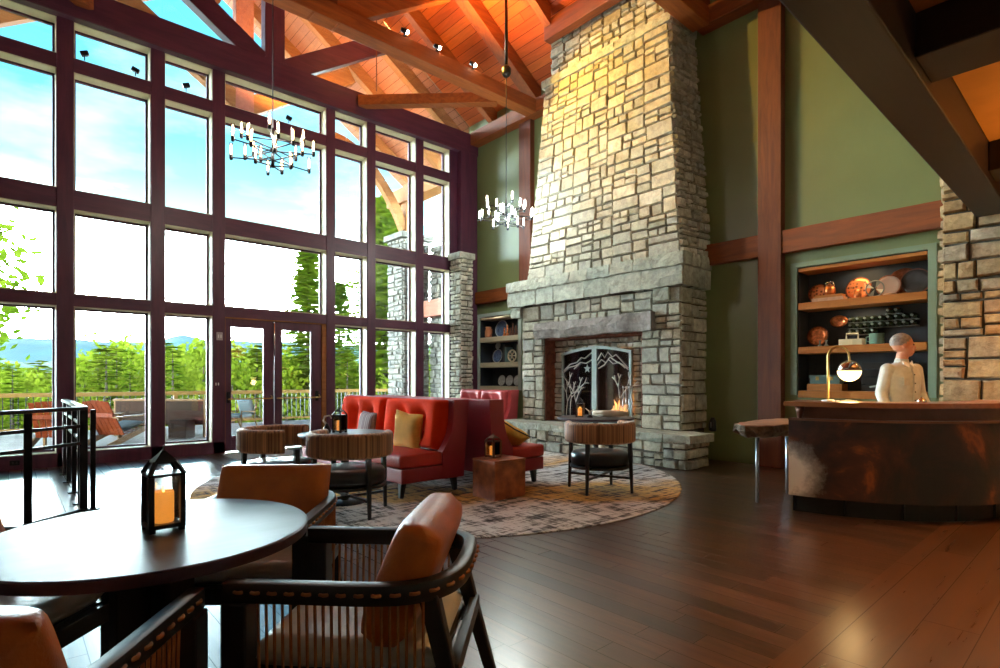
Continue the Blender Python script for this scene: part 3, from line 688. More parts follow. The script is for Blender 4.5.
# small spot fixtures on the upper transom
for i, (x, l) in enumerate(((.88, 'small black spot on the upper transom, in the pane farthest from the fireplace'), (1.54, 'small black spot on the upper transom, turned down, second along'), (2.27, 'small black spot on the upper transom in the narrow pane'), (4.02, 'small black spot on the upper transom over the terrace doors'))):
    t = thing('accent_spot', l, 'spotlight', (x, 10.62, 6.21))
    m_ = MB(); m_.cyl((0, 0, 0), (0, 0, .07), .008); m_.build('stem', M['blackmetal'], t)
    m_ = MB(); m_.bar((-.05, 0, .08 + .03 * (i % 2)), (.05, -.02, .12 - .05 * (i % 2)), .07, .07, .01); m_.build('lamp_head', M['blackmetal'], t)
# downlights in the low ceiling
for i, p in enumerate(DOWN):
    t = thing('downlight', 'recessed downlight in the low ceiling above the reception floor', 'downlight', p, 0, 'downlights in the low ceiling')
    m_ = MB(); m_.lathe([(.045, 0), (.06, -.002), (.065, .018), (.045, .018)], n=20); m_.build('trim_ring', M['blackmetal'], t)
    m_ = MB(); m_.cyl((0, 0, .012), (0, 0, .018), .046); m_.build('lens', M['downlens'], t)
    light('SPOT', 'downlight_lamp', (p[0], p[1], p[2] - .02), (150, 60, 120, 12, 15)[i], AMBER, .05, target=(p[0], p[1], 0), angle=105, blend=1)
light('SPOT', 'low_ceiling_wash', (6.4, -.8, 2.4), 60, (1, .48, .12), .3, target=(6.0, -.4, 3.5), angle=150, blend=1)

# ------------------------------------------------------------------ fireplace
FX, FY = 7.8, 6.3
fp = thing('fireplace', 'tall tapering stone fireplace and chimney on the sage wall', 'fireplace', (0, 0, 0))
O = (5.27, 7.50, .50, 2.10)     # opening y0, y1, z0, z1
YA, YB = 4.55, 8.08
mb = MB()
for b in ((7.82, 8.54, YA + .02, O[0], 0, 2.75), (7.82, 8.54, O[1], YB - .02, 0, 2.75), (7.82, 8.54, O[0], O[1], O[3], 2.75), (7.82, 8.54, O[0], O[1], 0, O[2]), (7.24, 7.82, 4.14, 8.20, 0, .39), (7.70, 8.54, 4.50, 8.35, 2.76, 3.25)): mb.box(*b)
mb.hexa([(7.82, 4.59, 3.25), (8.54, 4.47, 3.25), (8.54, 7.92, 3.25), (7.82, 7.92, 3.25), (7.82, 4.80, 6.95), (8.54, 4.77, 6.95), (8.54, 7.43, 6.95), (7.82, 7.43, 6.95)])
mb.box(7.88, 8.54, 4.86, 7.34, 6.95, 7.9)
mb.build('masonry_core', M['mortar'], fp)
mb = ashlar_block(FX, 8.54, YA, YB, .50, 2.75, ['-Y', '+Y'], 11, smin=.15, smax=.50, hmin=.10, hmax=.30, depth=(.008, .034), gap=.007)
for i, (ya, yb, za, zb) in enumerate(((YA, O[0], .5, O[3]), (O[1], YB, .5, O[3]), (YA, YB, O[3], 2.75))):
    ashlar(mb, lambda u, v: (FX, yb - u, za + v), yb - ya, zb - za, (-1, 0, 0), 14 + i, smin=.15, smax=.50, hmin=.10, hmax=.30, depth=(.008, .034), gap=.007)
mb.build('lower_stonework', M['stone'], fp)
mb = ashlar_block(7.22, 7.8, 4.12, 8.2, 0, .39, ['-X', '-Y', '+Y'], 21, smin=.14, smax=.40, hmin=.10, hmax=.2); mb.build('hearth_base', M['stone'], fp)
mb = MB(); y = 4.05; i = 0
while y < 8.25:
    L = rnd.uniform(.35, .62); y1 = min(8.27, y + L)
    hewn(mb, 7.165, 7.86, y, y1 - .008, .385, .50, 30 + i, 4, .012); y = y1; i += 1
mb.build('hearth_slab', M['slab'], fp)
mb = MB()
P = lambda u, v: Vector((FX, 7.94 - u, 3.26)).lerp(Vector((FX, 7.45 - u * (7.45 - 4.78) / (7.94 - 4.57), 6.95)), v / 3.69)
ashlar(mb, P, 7.94 - 4.57, 3.69, (-1, 0, 0), 41, smin=.17, smax=.60, hmin=.10, hmax=.30, depth=(.008, .034), gap=.007)
P = lambda u, v: Vector((FX + u, 4.57 - u * .16, 3.26)).lerp(Vector((FX + u, 4.78 - u * .04, 6.95)), v / 3.69)
ashlar(mb, P, .74, 3.69, (0, -1, 0), 42, smin=.13, smax=.38, hmin=.07, hmax=.2)
P = lambda u, v: Vector((8.54 - u, 7.94, 3.26)).lerp(Vector((8.54 - u, 7.45, 6.95)), v / 3.69)
ashlar(mb, P, .74, 3.69, (0, 1, 0), 43, smin=.13, smax=.38)
mb.build('chimney_shaft', M['stone'], fp)
mb = ashlar_block(7.87, 8.54, 4.85, 7.36, 7.08, 7.85, ['-X', '-Y', '+Y'], 51, smin=.15, smax=.42); mb.build('upper_shaft', M['stone'], fp)
mb = MB(); y = 4.72; i = 0
while y < 7.5:
    L = rnd.uniform(.3, .6); y1 = min(7.52, y + L); hewn(mb, 7.75, 8.3, y, y1 - .006, 6.94, 7.08, 60 + i, 3, .012); y = y1; i += 1
hewn(mb, 7.8, 8.54, 4.70, 4.9, 6.94, 7.08, 70, 3, .01, 'x')
mb.build('cap_course', M['slab'], fp)
mb = MB(); i = 0
for (x0, z0, z1, ya, yb, lo, hi) in ((7.66, 2.76, 3.055, 4.46, 8.40, .45, .75), (7.63, 3.065, 3.26, 4.43, 8.42, .3, .6)):
    y = ya
    while y < yb - .05:
        y1 = y + rnd.uniform(lo, hi)
        if yb - y1 < .25: y1 = yb
        hewn(mb, x0, 7.9, y, y1 - .007, z0, z1, 80 + i, 4, .012); y = y1; i += 1
    x = x0 + .02
    while x < 8.5:
        x1 = min(8.53, x + rnd.uniform(.2, .35)); hewn(mb, x, x1 - .007, ya - .004, ya + .25, z0, z1, 120 + i, 3, .010, 'x'); x = x1; i += 1
for (y0, y1) in ((4.72, 5.0), (8.06, 8.34)): hewn(mb, 7.70, 7.9, y0, y1, 2.55, 2.75, 140 + i, 3, .012); i += 1
mb.build('mantel', M['slab'], fp)
mb = MB(); hewn(mb, 7.66, 7.95, 5.0, 7.63, 2.09, 2.39, 150, 12, .022); mb.build('lintel', M['lintel'], fp)
# recess behind the opening
mb = MB()
for i, (ya, yb, za, zb) in enumerate(((5.30, 5.64, .5, 1.84), (7.22, 7.47, .5, 1.84), (5.30, 7.47, 1.84, 2.06))):
    ashlar(mb, lambda u, v: (8.10, yb - u, za + v), yb - ya, zb - za, (-1, 0, 0), 161 + i, smin=.12, smax=.3, hmin=.08, hmax=.2)
mb.build('recess_stonework', M['stone'], fp)
mb = MB(); mb.box(7.83, 8.10, O[1] - .03, O[1] + .02, .5, 2.1); mb.box(7.83, 8.10, O[0] - .02, O[0] + .03, .5, 2.1); mb.box(7.83, 8.5, O[0], O[1], 2.06, 2.1)
mb.build('brick_reveal', M['brick'], fp)
mb = MB(); mb.box(8.49, 8.53, 5.3, 7.48, .5, 2.05); mb.box(8.12, 8.5, 5.30, 5.60, .5, 2.05); mb.box(8.12, 8.5, 7.24, 7.48, .5, 2.05); mb.box(8.12, 8.5, 5.5, 7.3, 1.86, 2.05); mb.box(8.0, 8.5, 5.3, 7.48, .46, .505)
mb.build('firebox', M['mortar'], fp)
# doors of the fireplace
def sy(u): return 7.23 - u * 1.61       # u: 0..1 along the screen
def arch(u): return 1.80 + .11 * math.sin(PI * u)
t = thing('fireplace_doors', 'arched metal fireplace doors with mountain outline over dark glass', 'fireplace doors', (0, 0, 0))
SX = 8.03
mb = MB(); n = 16
mb.box(SX - .02, SX + .02, sy(.035), sy(0), .50, arch(0.0), .004); mb.box(SX - .02, SX + .02, sy(1), sy(.965), .50, arch(1), .004)
for i in range(n):
    u0, u1 = i / n, (i + 1) / n
    mb.hexa([(SX - .03, sy(u0), arch(u0) - .05), (SX + .02, sy(u0), arch(u0) - .05), (SX + .02, sy(u1), arch(u1) - .05), (SX - .03, sy(u1), arch(u1) - .05),
             (SX - .03, sy(u0), arch(u0)), (SX + .02, sy(u0), arch(u0)), (SX + .02, sy(u1), arch(u1)), (SX - .03, sy(u1), arch(u1))])
mb.box(SX - .02, SX + .02, sy(1), sy(0), .50, .53)
mb.build('door_frame', M['pewter'], t)
mb = MB(); mb.box(SX - .03, SX + .015, sy(.535), sy(.465), .53, arch(.5) - .04, .005); mb.build('meeting_stile', M['pewter'], t)
for (a, b) in ((.035, .465), (.535, .965)):
    mb = MB(); m_ = 8; top = [(SX, sy(a + (b - a) * i / m_), arch(a + (b - a) * i / m_) - .05) for i in range(m_ + 1)]
    mb.prism([(SX, sy(b), .53), (SX, sy(a), .53)] + top, (.006, 0, 0)); mb.build('door_pane', M['fireglass'], t)
def orn(name, lines, r=.011):
    m_ = MB()
    for L in lines: m_.tube([(SX - .022, sy(u), z) for u, z in L], r, 6)
    return m_.build(name, M['twig'], t)
orn('mountain_outline', [[(.04, 1.47), (.14, 1.59), (.24, 1.62), (.31, 1.71), (.36, 1.69), (.46, 1.79)], [(.04, 1.44), (.12, 1.53), (.22, 1.56), (.30, 1.62), (.38, 1.60), (.46, 1.66)],
    [(.20, 1.50), (.26, 1.57), (.30, 1.62)], [(.54, 1.64), (.60, 1.78), (.645, 1.69), (.69, 1.79), (.75, 1.70), (.80, 1.74), (.88, 1.62), (.96, 1.50)],
    [(.54, 1.56), (.60, 1.66), (.66, 1.60), (.72, 1.70), (.80, 1.62), (.90, 1.55), (.96, 1.47)], [(.56, 1.50), (.64, 1.56), (.70, 1.66), (.76, 1.58), (.84, 1.60), (.92, 1.50)]])
def branchy(u0, z0, h, seed, spread=.10):
    r = random.Random(seed); L = []
    def rec(u, z, a, l, d):
        pts = [(u, z)]
        for i in range(3): u += math.sin(a) * l / 3 * .62; z += math.cos(a) * l / 3; a += r.uniform(-.15, .15); pts.append((u, z))
        L.append(pts)
        if d > 0:
            for sg in (-1, 1): rec(u, z, a + sg * r.uniform(.25, .55), l * r.uniform(.55, .75), d - 1)
    rec(u0, z0, r.uniform(-.08, .08), h, 3); return L
orn('tree_outline', branchy(.14, .62, .34, 5) + branchy(.08, .62, .26, 6), .009)
orn('tree_outline', branchy(.24, .58, .30, 9), .009)
orn('tree_outline', branchy(.85, .60, .36, 8), .010)
mb = MB(); pts = []
for i in range(10):
    a = PI / 2 + i * PI / 5; rr = .085 if i % 2 == 0 else .035; pts.append((SX - .05, sy(.41) - rr * math.cos(a), 1.50 + rr * math.sin(a)))
mb.prism(pts, (.012, 0, 0)); mb.build('star_ornament', M['pewter'], t)
# fire
for i, (y, z, a, l) in enumerate(((6.1, .565, .0, .5), (6.0, .565, .0, .5), (6.55, .565, .0, .3), (6.05, .675, .05, .45))):
    m_ = MB(); d = Vector((math.sin(a) * .3, math.cos(a), .05 * (i - 1))).normalized() * l / 2; c = Vector((8.28 + (0, .14, .05, .07)[i], y, z))
    m_.tube([c - d, c - d * .3 + Vector((0, 0, .01)), c + d * .4, c + d], [.055, .06, .055, .05], 9)
    tag(m_.build('fire_log', M['log']), ['charred log lying at the bottom of the fire, toward the hearth corner', 'charred log at the bottom of the fire, crossing its neighbour', 'charred log at the bottom of the fire, nearest the red-lit door', 'charred log on top of the burning logs'][i], 'log', 'logs in the fire')
t = thing('fire', 'orange flames burning behind the right fireplace door', 'fire', (8.28, 6.06, .62))
r = random.Random(3)
for i in range(7):
    m_ = MB(); dy = r.uniform(-.18, .18); h = r.uniform(.16, .34) * (1.1 - abs(dy) * 2); dx = r.uniform(-.05, .05)
    m_.tube([(dx, dy, 0), (dx, dy + r.uniform(-.02, .02), h * .35), (dx, dy + r.uniform(-.03, .03), h * .7), (dx, dy + r.uniform(-.05, .05), h)], [.03, .045, .025, .004], 8)
    m_.build('flame', M['flame'], t)
light('POINT', 'firelight', (8.2, 6.0, .95), 8, (1, .45, .12), .1)
# fire irons beside the opening
t = thing('fire_tool_set', 'fire irons hanging on a stand at the right of the fireplace opening', 'fire tools', (7.52, 5.33, .508))
m_ = MB(); m_.lathe([(.10, 0), (.10, .015), (.03, .03)], n=18); m_.cyl((0, 0, .02), (0, 0, .72), .012); m_.tube([(0, -.09, .66), (0, 0, .70), (0, .09, .66)], .008, 6); m_.build('stand', M['blackmetal'], t)
for i, dy in enumerate((-.085, -.03, .03, .085)):
    m_ = MB(); m_.cyl((-.03, dy, .10), (-.03, dy, .66), .007); m_.ball((-.03, dy, .67), .014, 8)
    if i == 0: m_.box(-.04, -.02, dy - .04, dy + .04, .06, .16, .004)
    elif i == 1: m_.lathe([(.03, .05), (.035, .12), (.012, .16)], (-.03, dy, 0), 10)
    else: m_.tube([(-.03, dy, .12), (-.05, dy, .08), (-.03, dy, .06)], .006, 6)
    m_.build(['shovel', 'brush', 'poker', 'tongs'][i], M['steel'], t)
t = thing('table_lantern', 'small dark jar lantern on the hearth end by the sage wall', 'lantern', (8.2, 4.25, .50))
m_ = MB(); m_.lathe([(.05, 0), (.055, .02), (.05, .16), (.03, .19), (.03, .21)], n=16); m_.build('body', M['blackmetal'], t)
m_ = MB(); m_.cyl((-.056, 0, .05), (-.056, 0, .14), .008); m_.build('bright_edge', M['steel'], t)

# ------------------------------------------------------------------ reception side
sc_ = MB(); ashlar(sc_, lambda u, v: (8.0, 1.385 - u, v), .585, 3.95, (-1, 0, 0), 201, smin=.13, smax=.52, hmin=.09, hmax=.30, depth=(.01, .06))
ashlar(sc_, lambda u, v: (8.0, .80 - u, v), 1.415, 3.40, (-1, 0, 0), 203, smin=.16, smax=.52, hmin=.10, hmax=.34, depth=(.01, .06))
ashlar(sc_, lambda u, v: (8.54 - u, 1.385, v), .54, 3.95, (0, 1, 0), 202, smin=.16, smax=.5)
st = thing('stone_column', 'wide stone column at the end of the timber beam beside the dark niche', 'column')
sc_.build('stone_facing', M['stone_w'], st)
m_ = MB(); m_.box(8.02, 8.54, .80, 1.365, 0, 3.95); m_.box(8.02, 8.54, -.61, .80, 0, 3.405); m_.build('masonry_core', M['mortar'], st)

DC = (7.42, 2.30)
def arc_solid(mb, r0, r1, z0, z1, a0, a1, n=40):
    pv = None
    for i in range(n + 1):
        a = math.radians(a0 + (a1 - a0) * i / n); c, s_ = math.cos(a), math.sin(a)
        cur = [mb.v((DC[0] + r0 * c, DC[1] + r0 * s_, z0)), mb.v((DC[0] + r1 * c, DC[1] + r1 * s_, z0)), mb.v((DC[0] + r1 * c, DC[1] + r1 * s_, z1)), mb.v((DC[0] + r0 * c, DC[1] + r0 * s_, z1))]
        if pv:
            for j in range(4): mb.f([pv[j], pv[(j + 1) % 4], cur[(j + 1) % 4], cur[j]])
        else: mb.f(cur)
        pv = cur
    mb.f(pv[::-1]); return mb
t = thing('reception_desk', 'curved reception desk faced in dark brown cowhide with copper top', 'desk')
arc_solid(MB(), 1.10, 1.58, 0, .17, 184, 284).build('toe_kick', M['kick'], t, 30)
arc_solid(MB(), 1.55, 1.71, .175, .915, 184, 284).build('hide_panel', M['hide'], t, 30)
arc_solid(MB(), 1.52, 1.62, .915, 1.035, 186, 284).build('upper_band', M['bronze'], t, 30)
arc_solid(MB(), 1.28, 1.715, 1.04, 1.085, 182.5, 284.5).build('counter_top', M['deskwood'], t, 30)
arc_solid(MB(), .95, 1.52, .70, .74, 186, 284).build('work_top', M['deskwood'], t, 30)
arc_solid(MB(), 1.60, 1.722, .905, .925, 184, 284).build('trim_edge', M['bronze'], t, 30)
for a in (184.6, 200, 217, 234, 251):
    c, s_ = math.cos(math.radians(a)), math.sin(math.radians(a)); m_ = MB(); m_.bar((DC[0] + 1.585 * c, DC[1] + 1.585 * s_, .005), (DC[0] + 1.585 * c, DC[1] + 1.585 * s_, .17), .02, .02); m_.build('kick_joint', M['blackmetal'], t)
m_ = MB(); a = math.radians(187); m_.lathe([(.02, .925), (.03, .98), (.045, 1.04)], (DC[0] + 1.66 * math.cos(a), DC[1] + 1.66 * math.sin(a), 0), 12); m_.build('counter_bracket', M['bronze'], t)
# live edge side table
t = thing('console_table', 'live edge slab table on slim steel legs beside the cowhide desk', 'table', (6.32, 2.56, 0))
r = random.Random(12); out = []
for i in range(36):
    a = 2 * PI * i / 36; ex = 2.6; c, s_ = math.cos(a), math.sin(a)
    x = .70 * math.copysign(abs(c) ** (2 / ex), c); y = .22 * math.copysign(abs(s_) ** (2 / ex), s_); kx = 1 + r.uniform(-.04, .04)
    out.append((x * kx, y * (1 + r.uniform(-.10, .10))))
m_ = MB(); topv = [m_.v((x, y, .835)) for x, y in out]; m_.f(topv); low = [m_.v((x, y, .825)) for x, y in out]
for i in range(36): m_.f([topv[i], topv[(i + 1) % 36], low[(i + 1) % 36], low[i]])
m_.f(low[::-1]); m_.build('slab_top', M['live'], t)
m_ = MB(); hi = [m_.v((x * 1.0, y * 1.0, .825)) for x, y in out]; mid = [m_.v((x * (1.02 + r.uniform(-.02, .02)), y * 1.06, .77 + r.uniform(-.02, .02))) for x, y in out]; lo = [m_.v((x * .93, y * .86, .715 + r.uniform(-.02, .01))) for x, y in out]
for A, B in ((hi, mid), (mid, lo)):
    for i in range(36): m_.f([A[i], A[(i + 1) % 36], B[(i + 1) % 36], B[i]])
m_.f(lo[::-1]); m_.build('bark_edge', M['bark'], t)
for (x, y) in ((-.38, .02), (.36, .0), (.55, .08)):
    m_ = MB(); m_.cyl((x, y, 0), (x, y, .73), .018); m_.build('leg', M['steel'], t)
# desk lamp
t = thing('desk_lamp', 'arched desk lamp with glowing half globe on the reception counter', 'lamp', (6.02, 1.93, 1.085))
dR = Vector((.748, -.664, 0))
m_ = MB(); m_.lathe([(.055, 0), (.058, .008), (.05, .016), (.012, .02)], n=24); m_.build('base', M['white'], t)
m_ = MB(); pts = [Vector((0, 0, .015)), Vector((0, 0, .25)), Vector((0, 0, .43))]
for i in range(1, 11): a = PI - PI * i / 10; pts.append(dR * (.105 + .105 * math.cos(a)) + Vector((0, 0, .43 + .11 * math.sin(a))))
pts.append(dR * .21 + Vector((0, 0, .40))); m_.tube(pts, .011, 10); m_.build('stem', M['brass'], t)
gc = dR * .21 + Vector((0, 0, .30))
m_ = MB(); m_.lathe([(.105 * math.cos(a), .105 * math.sin(a)) for a in [i * PI / 2 / 8 for i in range(9)]], gc, 24); m_.build('lamp_shade', M['chrome'], t)
m_ = MB(); m_.lathe([(.103 * math.cos(a), .103 * math.sin(a)) for a in [-PI / 2 + i * PI / 2 / 8 for i in range(9)]], gc, 24); m_.build('globe', M['lamp'], t)
light('POINT', 'desk_lamp_light', (6.02 + gc.x, 1.93 + gc.y, 1.085 + .12), 4, (1, .66, .28), .08)
def item(name, label, cat, mb_, mat, group=None, sharp=None): return tag(mb_.build(name, mat, None, sharp), label, cat, group)
m_ = MB(); m_.lathe([(.04, 1.087), (.042, 1.095), (.034, 1.115), (.012, 1.13), (.006, 1.14)], (6.36, 1.25, 0), 16); item('desk_bell', 'small chrome service bell on the reception counter in front of the clerk', 'bell', m_, M['chrome'])
m_ = MB(); m_.hexa([(6.0, 1.80, 1.086), (6.12, 1.68, 1.086), (6.26, 1.78, 1.086), (6.14, 1.90, 1.086), (6.0, 1.80, 1.091), (6.12, 1.68, 1.091), (6.26, 1.78, 1.091), (6.14, 1.90, 1.091)]); item('notepad', 'flat cream notepad lying by the desk lamp foot', 'notepad', m_, M['creambox'])
m_ = MB(); m_.cyl((6.05, 1.84, 1.098), (6.16, 1.72, 1.098), .006); item('pen', 'thin dark pen lying across the cream notepad', 'pen', m_, M['black'])
# niche strip light under the top rail
light('AREA', 'niche_strip', (8.66, 2.38, 2.84), 1.0, (1, .70, .34), .3, target=(8.72, 2.38, 0))
light('AREA', 'niche_strip_mid', (8.66, 2.38, 2.28), .5, (1, .70, .34), .3, target=(8.72, 2.38, 0))

# ------------------------------------------------------------------ things in the dark niche
NX = 8.78
def tilt(y, z, x=NX, lean=.16): return Matrix.Translation((x, y, z)) @ Matrix.Rotation(-PI / 2 + lean, 4, 'Y')
def disc(name, label, cat, y, z, r, mat, rim=None, x=NX, hole=0, parts=True, group=None):
    """round plate standing on edge, leaning on the back of the niche; z is its lowest point"""
    t = thing(name, label, cat, (x, y, z), 0, group); mt = Matrix.Translation((0, 0, r)) @ Matrix.Rotation(-PI / 2 + .16, 4, 'Y')
    m_ = MB(); m_.lathe([(hole, .0), (r * .66, 0), (r, .018), (r, .026), (r * .66, .010), (hole, .010)] if hole else [(0, 0), (r * .66, 0), (r, .018), (r, .026), (r * .66, .010), (0, .010)], n=28, mat=mt); m_.build('dish', mat, t)
    if rim: m_ = MB(); m_.tube([mt @ Vector((r * math.cos(a), r * math.sin(a), .022)) for a in [2 * PI * i / 28 for i in range(28)]], r * .05, 6, closed=True); m_.build('rim', rim, t)
    return t
disc('plate', 'embossed copper plate on the top niche shelf, beside the small copper figure', 'plate', 2.93, 2.402, .135, M['cupattern'], M['darkcopper'])
disc('plate', 'large embossed copper plate behind the copper mug on the top niche shelf', 'plate', 2.44, 2.402, .155, M['cupattern'], M['darkcopper'], 8.83)
disc('drum', 'round drum with pale pink head in dark hoop on the top niche shelf', 'drum', 2.075, 2.402, .14, M['paleplate'], M['darkcopper'], 8.76)
bpy.data.objects['drum'].children[0].data.materials[0] = pm('pink_drumhead', (.40, .27, .22), .6, var=.08)
disc('tray', 'dark round copper tray standing behind the pink drum', 'tray', 1.93, 2.402, .185, M['darkcopper'], None, 8.86)
disc('plate', 'dark painted plate with amber patch on the top niche shelf nearest the stone column', 'plate', 1.79, 2.402, .165, M['darkplate'], M['bronze'], 8.80)
t = thing('wooden_block', 'pale wood block under the small copper figure on the top niche shelf', 'block', (8.62, 2.75, 2.402))
m_ = MB(); m_.box(-.07, .10, -.20, .20, 0, .045, .004); m_.build('block_base', M['live'], t); m_ = MB(); m_.box(-.05, .09, -.18, .18, .045, .085, .004); m_.build('block_top', M['shelfwood'], t)
t = thing('copper_kettle', 'small copper kettle with dark lid on the pale wood block', 'kettle', (8.63, 2.745, 2.488))
m_ = MB(); m_.lathe([(.05, 0), (.075, .03), (.07, .10), (.045, .12)], n=20); m_.build('body', M['copper'], t)
m_ = MB(); m_.lathe([(.047, .12), (.04, .14), (.012, .15), (.014, .165), (.0, .17)], n=16); m_.build('lid', M['darkcopper'], t)
m_ = MB(); m_.tube([(0, -.06, .12), (0, -.04, .18), (0, .04, .18), (0, .06, .12)], .006, 6); m_.build('handle', M['chrome'], t)
t = thing('copper_mug', 'copper mug with loop handle in front of the large embossed plate', 'mug', (8.62, 2.40, 2.402))
m_ = MB(); m_.lathe([(.04, 0), (.044, .01), (.044, .115), (.038, .115), (.036, .02), (0, .02)], n=20); m_.build('cup', M['copper'], t)
m_ = MB(); m_.tube([(0, .04, .095), (0, .075, .09), (0, .08, .05), (0, .042, .03)], .007, 6); m_.build('handle', M['copper'], t)
t = thing('fan_ornament', 'round openwork metal fan ornament between the large copper plate and the pink drum', 'ornament', (8.68, 2.215, 2.402))
m_ = MB(); m_.tube([(0, .105 * math.cos(a), .115 + .105 * math.sin(a)) for a in [2 * PI * i / 24 for i in range(24)]], .008, 6, closed=True); m_.build('ring', M['pewter'], t)
for q in range(4):
    a = q * PI / 2 + .5; m_ = MB(); m_.prism([(0, .012 * math.cos(a), .115 + .012 * math.sin(a)), (0, .10 * math.cos(a - .3), .115 + .10 * math.sin(a - .3)), (0, .10 * math.cos(a + .25), .115 + .10 * math.sin(a + .25))], (.008, 0, 0)); m_.build('blade', M['pewter'] if q % 2 else M['creambox'], t)
m_ = MB(); m_.tube([(8.60, 2.10, 2.412), (8.58, 2.02, 2.418), (8.60, 1.95, 2.412)], [.008, .014, .007], 8); item('wooden_spoon', 'small pale wooden scoop lying in front of the pink drum', 'scoop', m_, M['live'])
# second shelf
t = disc('wreath_plate', 'copper ring plate with open centre on the middle niche shelf', 'plate', 2.93, 1.79, .135, M['copper'], M['darkcopper'], 8.74, .07)
t = thing('copper_bowl', 'small oval copper bowl hung on the back of the niche above the middle shelf', 'bowl', (8.90, 2.70, 2.13))
m_ = MB(); m_.lathe([(0, 0), (.06, .01), (.10, .035), (.104, .04), (.06, .022), (0, .014)], n=22, mat=Matrix.Rotation(-PI / 2, 4, 'Y') @ Matrix.Diagonal((.8, 1.1, 1, 1))); m_.build('dish', M['copper'], t)
m_ = MB(); m_.cyl((.03, 0, .07), (-.01, 0, .07), .006); m_.build('hook', M['blackmetal'], t)
bot = thing('bottle', '', 'bottle', (8.80, 2.5, 2.2), 0, 'bottles lying in the niche wine rack')
BL = 'green glass wine bottle lying end-on in the wall rack of the niche'
bot['label'] = BL
m_ = MB(); mt = Matrix.Rotation(-PI / 2, 4, 'Y'); m_.lathe([(.034, -.10), (.038, -.095), (.038, .04), (.014, .08), (.014, .12)][::1], n=14, mat=mt); m_.build('glass_body', M['greenglass'], bot)
m_ = MB(); m_.lathe([(.016, .118), (.016, .14)], n=12, mat=mt); m_.build('foil_cap', M['pewter'], bot)
t = thing('wine_rack', 'metal wall rack holding rows of bottles in the niche', 'rack', (8.84, 2.19, 1.9))
bx = []
for r_ in range(4):
    for c_ in range(9):
        if r_ == 3 and not 5 <= c_ <= 6: continue
        if r_ == 0 and c_ > 3: continue
        bx.append((2.52 - c_ * .088, 1.965 + r_ * .085))
for z in sorted({z for _, z in bx}):
    ys = [y for y, zz in bx if zz == z]; m_ = MB(); m_.box(-.06, .08, min(ys) - 2.19 - .045, max(ys) - 2.19 + .045, z - 1.9 - .046, z - 1.9 - .040); m_.build('rail', M['pewter'], t)
for i, (y, z) in enumerate(bx):
    if i == 0: bot.location = (8.84, y, z)
    else: dup(bot, (8.84, y, z))
t = thing('radio', 'cream box radio with square handle on the middle niche shelf', 'radio', (8.64, 2.47, 1.768))
m_ = MB(); m_.box(-.06, .06, -.15, .15, 0, .085, .006); m_.build('case', M['creambox'], t)
m_ = MB(); m_.tube([(0, .07, .085), (0, .07, .16), (0, -.07, .16), (0, -.07, .085)], .012, 6); m_.build('handle', M['creambox'], t)
m_ = MB(); m_.box(-.064, -.058, -.14, -.02, .01, .075); m_.build('speaker_panel', M['palewood'], t)
t = thing('pottery_crock', 'teal glazed crock on the middle niche shelf', 'crock', (8.66, 2.19, 1.768))
m_ = MB(); m_.lathe([(.075, 0), (.085, .02), (.085, .13), (.09, .145), (.08, .145), (.075, .03), (0, .02)], n=22); m_.build('body', M['tealmug'], t)
m_ = MB(); m_.tube([(0, .085, .11), (0, .12, .10), (0, .12, .05), (0, .085, .04)], .008, 6); m_.build('handle', M['tealmug'], t)
for (y, l) in ((2.86, 'short dark candlestick in front of the copper ring plate'), (2.78, 'tiny dark bottle beside the copper ring plate')):
    m_ = MB(); m_.lathe([(.025, 0), (.03, .01), (.012, .03), (.012, .07), (.022, .085), (0, .09)], (8.60, y, 1.768), 12); item('candlestick', l, 'candlestick', m_, M['pewter'])
# third shelf
t = thing('toolbox', 'teal metal box with two latches on a wooden stand on the lowest niche shelf', 'box', (8.66, 2.795, 1.24))
m_ = MB(); m_.box(-.08, .10, -.19, .19, 0, .10, .008); m_.build('case', M['tealbox'], t)
m_ = MB(); m_.box(-.085, .105, -.195, .195, .075, .125, .008); m_.build('lid', M['tealbox'], t)
for y in (-.09, .09): m_ = MB(); m_.box(-.095, -.083, y - .02, y + .02, .05, .10, .002); m_.build('latch', M['brass'], t)
m_ = MB(); m_.box(8.56, 8.80, 2.57, 3.02, 1.142, 1.238, .006); item('wooden_stand', 'low wooden stand under the teal box', 'stand', m_, M['shelfwood'])
t = thing('storage_crate', 'dark slatted crate at the back of the lowest niche shelf behind the clerk', 'crate', (8.81, 2.08, 1.142))
for z in (0, .10, .20, .30): m_ = MB(); m_.box(-.09, .09, -.30, .30, z, z + .085, .004); m_.build('slat_row', M['darkcopper'] if False else M['black'], t)
m_ = MB(); m_.tube([(8.58, 2.25, 1.20), (8.62, 2.0, 1.24), (8.66, 1.75, 1.27)], [.012, .006, .006], 8); item('ladle', 'long metal ladle lying on the lowest niche shelf behind the clerk', 'ladle', m_, M['pewter'])
